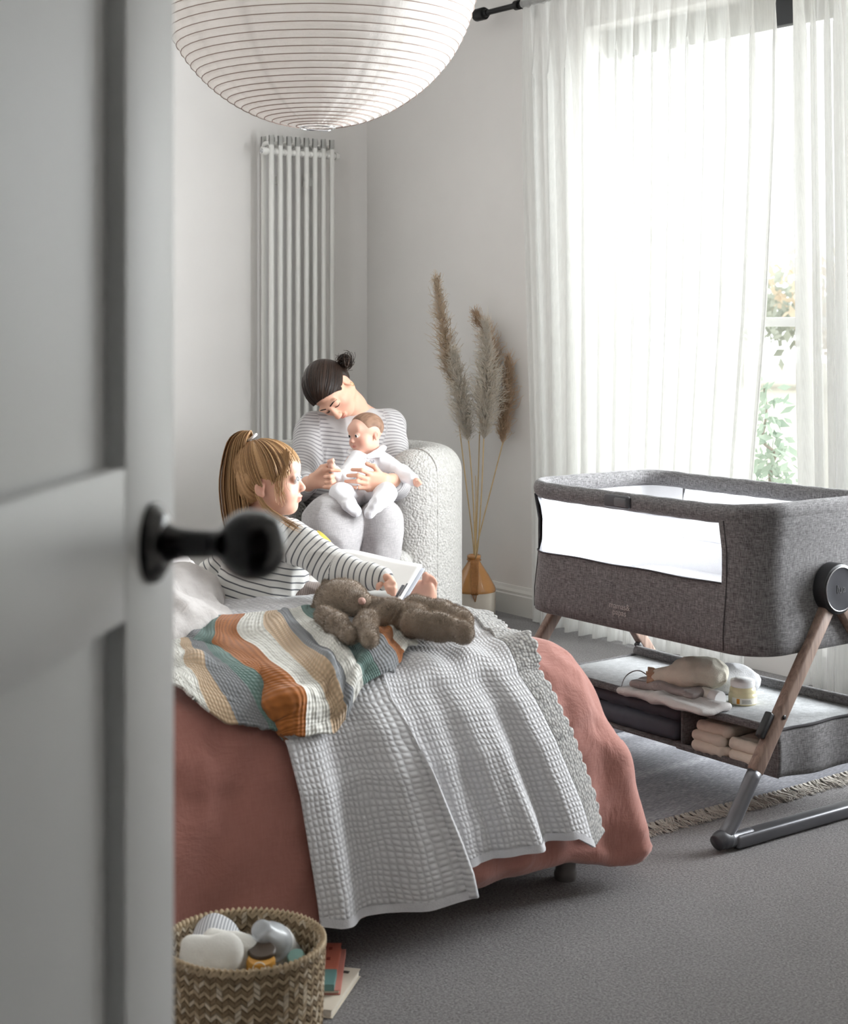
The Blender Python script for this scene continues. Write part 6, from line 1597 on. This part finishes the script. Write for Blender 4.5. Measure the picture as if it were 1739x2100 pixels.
# hair
BLH = hair_mat('blond_hair', (122, 84, 52), (214, 172, 124), 0.42)
S = Sdf(); hg.e(S, (0, -0.07, 0.145), (0.400, 0.482, 0.392)); hg.e(S, (0, -0.20, -0.10), (0.335, 0.275, 0.22), 0.06)
hg.e(S, (0, 0.44, -0.16), (0.46, 0.34, 0.50), 0.03, -1); hg.e(S, (0, 0.1, -0.50), (0.6, 0.34, 0.36), 0.03, -1)
for s in (-1, 1): hg.e(S, (s*0.42, -0.02, -0.12), (0.12, 0.15, 0.17), 0.02, -1)
tie = np.linalg.solve(hg.M*hg.H, np.array(P(517, 897, 3.93))-hg.c)
V, F = S.mesh(0.0028, 1); sk = streaks(hg, V, tie, 34); V = V+normals(V, F)*(0.0022*sk)[:, None]
o = obj('hair', (V, F), BLH, groot); fattr(o, 'shade', np.clip(0.45+0.6*sk, 0, 1))
starts = []
for a in np.linspace(-1.35, 1.35, 330): starts.append((0.36*math.sin(a), 0.02+0.38*math.cos(a), 0.24-0.24*abs(math.sin(a))**2+0.03*RNG.normal()))
for a in np.linspace(0, 1, 230):
    for s in (-1, 1): starts.append((s*(0.37-0.10*a), -0.02-0.38*a, -0.02-0.22*a*(1-0.3*a)+0.03*RNG.normal()))
for a in np.linspace(-1, 1, 120): starts.append((0.28*a, -0.42, -0.18+0.02*RNG.normal()))
for k in range(420): starts.append((-0.36+0.16*RNG.random(), -0.08-0.34*RNG.random(), -0.30+0.32*RNG.random()))
pt_ = hair_cap_strands(hg, starts, tie, np.array([0.412, 0.496, 0.405]), 0.01, 14, 0.03)
o = obj('hair_strands', strands(pt_, 0.0016, 0.0012), BLH, groot); add_shade(o, len(pt_), 42)
pp = []
for i in range(620):
    a, b = np.clip(RNG.normal(0, 1, 2), -1.9, 1.9); w = RNG.random()
    x0, y0, d0 = 514+2*a, 898+2*b, 3.93
    ctrl = [(x0, y0, d0), (504+5*a, 889+3*b, 3.925+0.008*b), (484+10*a, 915+4*b, 3.915+0.014*b), (476+14*a, 985, 3.90+0.022*b), (484+15*a, 1060, 3.895+0.022*b), (496+13*a, 1110+8*w, 3.885+0.02*b), (505+11*a, 1142+10*b+8*w, 3.875+0.014*b)]
    if w > 0.55: ctrl.append((516+9*a, 1152+6*b, 3.872+0.01*b)); ctrl.append((528+6*a, 1136+6*b, 3.872+0.01*b))
    else: ctrl.append((507+11*a, 1150+10*b, 3.872)); ctrl.append((508+11*a, 1156+8*b, 3.872))
    c = catmull([tuple(P(*q_)) for q_ in ctrl], 4); pp.append(c)
o = obj('ponytail', strands(np.array(pp), 0.0016, 0.0007), BLH, groot); add_shade(o, len(pp), 3*len(pp[0]))
lp = []
for i in range(70):
    a = RNG.normal(0, 1); b = RNG.normal(0, 1)
    if i < 34: ctrl = [(528+3*a, 985+6*b, 3.86), (530+3*a, 1015, 3.853), (548+4*a, 1045+3*b, 3.845), (580+5*a, 1066+3*b, 3.84), (608+8*a, 1082+4*b, 3.835)]
    else: ctrl = [(588+5*a, 925+5*b, 3.87), (584+5*a, 950, 3.862), (574+6*a, 985+4*b, 3.848), (573+6*a, 1004+6*b, 3.842), (578+7*a, 1018+8*b, 3.84)]
    lp.append(catmull([tuple(P(*q_)) for q_ in ctrl], 4))
o = obj('loose_strands', strands(np.array(lp), 0.0009, 0.0004), BLH, groot); add_shade(o, len(lp), 3*len(lp[0]), 0.5, 1.0)
tb_ = np.array(P(515, 898, 3.928)); 
obj('hair_tie', tube([tb_+0.016*(idir(0.75, 0.5, 0.3)*math.cos(a)+idir(-0.2, -0.2, 0.95)*math.sin(a)) for a in np.linspace(0, 2*np.pi, 20, endpoint=False)], 0.0035, 8, closed=True), simple('white_elastic', (232, 230, 228), 0.8), groot)
for i in (0, 1): eye_part(hg, i, hg.f*0.85+hg.u*0.22-hg.l*0.15, groot, (84, 96, 104), 0.041)
GBR = hair_mat('fair_brow', (150, 112, 84), (170, 132, 100))
for s in (-1, 1):
    o = brow_part(hg, s, groot, GBR, 0.105, 0.405, 0.06, 0.21, 0.008); fattr(o, 'shade', np.full(len(o.data.vertices), 0.3))
    o = brow_part(hg, s, groot, DKH, 0.040, 0.395, 0.075, 0.20, 0.007, 'eyelashes', 0.02); fattr(o, 'shade', np.full(len(o.data.vertices), 0.6))
# =================================================================== plush bear
def fur_mat():
    t = NT('taupe_plush'); f = t.noise(t.coord(), 22, 4, 0.6)
    col = t.ramp(f, [(0.3, srgb(136, 120, 105)), (0.7, srgb(172, 155, 138))])
    return t.done(t.bsdf(col, 0.95, 0, 0.1, t.bump(f, 0.2, 0.004), 0.5))
FUR = fur_mat()
toy = thing('plush_bear', 'taupe plush bear lying on its back on the striped blanket', 'soft toy', PZ(780, 1275, 0.585))
def plush(name, prims, k=0.015, h=0.0035, hairs=3000, seed=1, lenh=0.0065):
    S = Sdf()
    for p in prims:
        if p[0] == 'e': S.ell(p[1], p[2], p[3] if len(p) > 3 else None, k=k, op=(p[4] if len(p) > 4 else 1))
        else: S.chain([np.array(q_) for q_ in p[1]], p[2], k=k)
    V, F = S.mesh(h, 2); V = fold_disp(V, F, 0.0012, 30, seed)
    o = obj(name, (V, F), FUR, toy)
    N = normals(V, F); r = np.random.default_rng(seed); hairs = int(hairs*2.6); i = r.integers(0, len(V), hairs)
    d = N[i]+r.normal(0, 0.55, (hairs, 3)); d /= np.linalg.norm(d, axis=1)[:, None]; L = lenh*(0.5+0.8*r.random(hairs))[:, None]
    s = np.cross(d, r.normal(size=(hairs, 3))); s /= np.linalg.norm(s, axis=1)[:, None]
    b = V[i]-N[i]*0.001
    HV = np.stack([b-s*0.00045, b+s*0.00045, b+d*L], 1).reshape(-1, 3)
    f_ = obj('fur', (HV, np.arange(hairs*3).reshape(-1, 3)), FUR, o, smooth=False); f_['kind'] = 'stuff'
    return o
ZS = 0.590
def T(px, py, z): return np.array(PZ(px, py, ZS+z))
head = plush('head', [('e', T(700, 1236, 0.050), (0.064, 0.060, 0.053), (0, 0, -20)), ('e', T(736, 1240, 0.055), (0.032, 0.034, 0.030)), ('e', T(690, 1218, 0.052), (0.042, 0.04, 0.030))], 0.02, 0.0032, 9000, 1)
plush('ear', [('e', T(678, 1203, 0.055), (0.024, 0.015, 0.022)), ('e', T(680, 1205, 0.062), (0.015, 0.012, 0.013), None, -1)], 0.008, 0.0028, 2500, 2)
plush('ear', [('e', T(655, 1256, 0.030), (0.022, 0.018, 0.026)), ('e', T(649, 1257, 0.040), (0.012, 0.010, 0.015), None, -1)], 0.008, 0.0028, 2500, 3)
plush('torso', [('c', [T(750, 1252, 0.036), T(800, 1266, 0.034), T(850, 1268, 0.034)], [0.033, 0.035, 0.034])], 0.02, 0.0036, 10000, 4)
plush('leg', [('c', [T(852, 1247, 0.034), T(905, 1258, 0.028), T(945, 1272, 0.026)], [0.030, 0.027, 0.025]), ('e', T(951, 1276, 0.028), (0.020, 0.022, 0.027))], 0.015, 0.0034, 6000, 5)
plush('leg', [('c', [T(850, 1278, 0.036), T(905, 1286, 0.028), T(945, 1294, 0.024)], [0.032, 0.027, 0.023]), ('e', T(951, 1296, 0.026), (0.020, 0.022, 0.024))], 0.015, 0.0034, 6000, 6)
plush('arm', [('c', [T(664, 1262, 0.045), T(690, 1280, 0.042), T(720, 1304, 0.034)], [0.021, 0.022, 0.017])], 0.015, 0.0032, 4500, 7)
plush('arm', [('c', [T(756, 1268, 0.050), T(748, 1288, 0.045), T(758, 1310, 0.034)], [0.021, 0.023, 0.018])], 0.015, 0.0032, 4500, 8)
tc_ = idir(0, 0.15, 1.0)
obj('nose', lathe([(0, 0.004), (0.006, 0.003), (0.009, 0.0), (0.006, -0.004), (0, -0.005)], T(736, 1240, 0.055)+idir(0.008, 0.014, 0.034), idir(0.25, 0.5, 0.8), 18), simple('pink_felt', (196, 158, 146), 0.8, 0, 0.2, 0.05, 40), head)
for p in (T(700, 1236, 0.050)+idir(-0.010, -0.014, 0.061), T(700, 1236, 0.050)+idir(0.016, 0.026, 0.052)): obj('eye', lathe([(0, 0.003), (0.003, 0.0022), (0.0042, 0.0), (0.003, -0.003), (0, -0.003)], p, idir(0.1, 0.3, 0.9), 14), simple('bead_black', (22, 18, 16), 0.15), head)
nz = T(736, 1240, 0.055)+idir(0.008, 0.004, 0.037)
obj('mouth_stitch', tube([nz, nz+idir(0.003, -0.009, 0.001), nz+idir(-0.004, -0.014, -0.001)], 0.0009, 5), simple('brown_thread', (84, 70, 60), 0.8), head)

# =================================================================== open picture book on the bed
G0, G1, R1_, R0_ = (np.array(q_) for q_ in (PZ(655, 1218, 0.606), PZ(690, 1127, 0.668), PZ(865, 1157, 0.682), PZ(818, 1234, 0.628)))
L1_, L0_ = G1+(G1-R1_)*0.85+np.array([0, 0, -0.02]), G0+(G0-R0_)*0.85+np.array([0, 0, -0.02])
bk = thing('open_picture_book', 'large open picture book with white pages lying across the girl\'s legs', 'book', (G0+G1)/2-np.array([0, 0, 0.02]))
PAPER = simple('white_page', (236, 235, 233), 0.7, 0, 0.25, 0.02, 10)
def page(name, a0, a1, b1, b0, bul, m, th_=0.005, off=0.0, par=None):
    """page from the gutter a0-a1 to the outer edge b0-b1 with a soft bulge near the gutter"""
    u = np.linspace(0, 1, 24)[:, None, None]; v = np.linspace(0, 1, 10)[None, :, None]
    base = (a0*(1-v)+a1*v)*(1-u)+(b0*(1-v)+b1*v)*u
    n = np.cross(a1-a0, b0-a0); n /= np.linalg.norm(n); n = n if n[2] > 0 else -n
    V = base+n*(bul*np.sin(np.clip(u*1.25, 0, 1)*np.pi)*np.exp(-2.2*u)+off)
    o = obj(name, (V.reshape(-1, 3), grid_faces(24, 10)), m, par or bk)
    if th_: o.modifiers.new('thickness', 'SOLIDIFY').thickness = th_
    return V.reshape(24, 10, 3), n
RP, nR = page('right_page', G0, G1, R1_, R0_, 0.016, PAPER)
LP_, nL = page('left_page', G0, G1, L1_, L0_, 0.016, PAPER)
page('cover', G0, G1, R1_+(R1_-G1)*0.02, R0_+(R0_-G0)*0.02, 0.006, simple('book_cover_grey', (176, 178, 186), 0.5), 0.003, -0.010)
page('cover', G0, G1, L1_+(L1_-G1)*0.02, L0_+(L0_-G0)*0.02, 0.006, simple('book_cover_grey', (176, 178, 186)), 0.003, -0.010)
def on_page(PV, nn, u0, u1, v0, v1, m, name, lift=0.0012, blob_=False):
    """printed shape on a page"""
    nu, nv = 10, 8; V = []
    for i in range(nu):
        for j in range(nv):
            a, b = i/(nu-1), j/(nv-1)
            if blob_:
                x, y = 2*a-1, 2*b-1; x, y = x*math.sqrt(1-y*y/2), y*math.sqrt(1-x*x/2); a, b = (x+1)/2, (y+1)/2
            uu, vv = (u0+(u1-u0)*a)*23, (v0+(v1-v0)*b)*9
            iu, iv = min(int(uu), 22), min(int(vv), 8); fu, fv = uu-iu, vv-iv
            p = (PV[iu, iv]*(1-fu)+PV[iu+1, iv]*fu)*(1-fv)+(PV[iu, iv+1]*(1-fu)+PV[iu+1, iv+1]*fu)*fv
            V.append(p+nn*lift)
    obj(name, (np.array(V), grid_faces(nu, nv)), m, bk)
RED, PINK, YEL, DKG, GRN = simple('print_red', (196, 84, 84), 0.7), simple('print_pink', (226, 168, 172), 0.7), simple('print_yellow', (232, 210, 96), 0.7), simple('print_dark', (90, 92, 98), 0.7), simple('print_green', (150, 176, 120), 0.7)
for (a, b, c, d, m) in ((0.05, 0.22, 0.55, 0.70, RED), (0.02, 0.2, 0.38, 0.50, PINK), (0.05, 0.24, 0.20, 0.32, RED), (0.10, 0.30, 0.06, 0.16, PINK), (0.02, 0.14, 0.80, 0.92, GRN), (0.20, 0.30, 0.78, 0.86, DKG)):
    on_page(LP_, nL, a, b, c, d, m, 'illustration', 0.002, True)
for (a, b, c, d, m) in ((0.93, 0.96, 0.10, 0.40, DKG), (0.97, 0.985, 0.12, 0.45, DKG)): on_page(RP, nR, a, b, c, d, m, 'printed_edge', 0.002)
# turned page curling up at the gutter with a yellow picture
t_ = np.linspace(0, 1, 14)[:, None, None]; w_ = np.linspace(0, 1, 8)[None, :, None]
base = (G0*(1-w_)+G1*w_); ex = (L1_-G1)/np.linalg.norm(L1_-G1)
YV = base+ex*(0.13*np.sin(t_*1.5))+np.array([0, 0, 1.0])*(0.045*np.sin(t_*2.4)*(0.3+0.7*w_))+np.array([0, 0, 0.004])
o = obj('turned_page', (YV.reshape(-1, 3), grid_faces(14, 8)), PAPER, bk)
yy = YV[2:9, 5:]; o = obj('illustration', ((yy+np.array([0, 0, 0.0015])).reshape(-1, 3), grid_faces(7, 3)), YEL, bk)
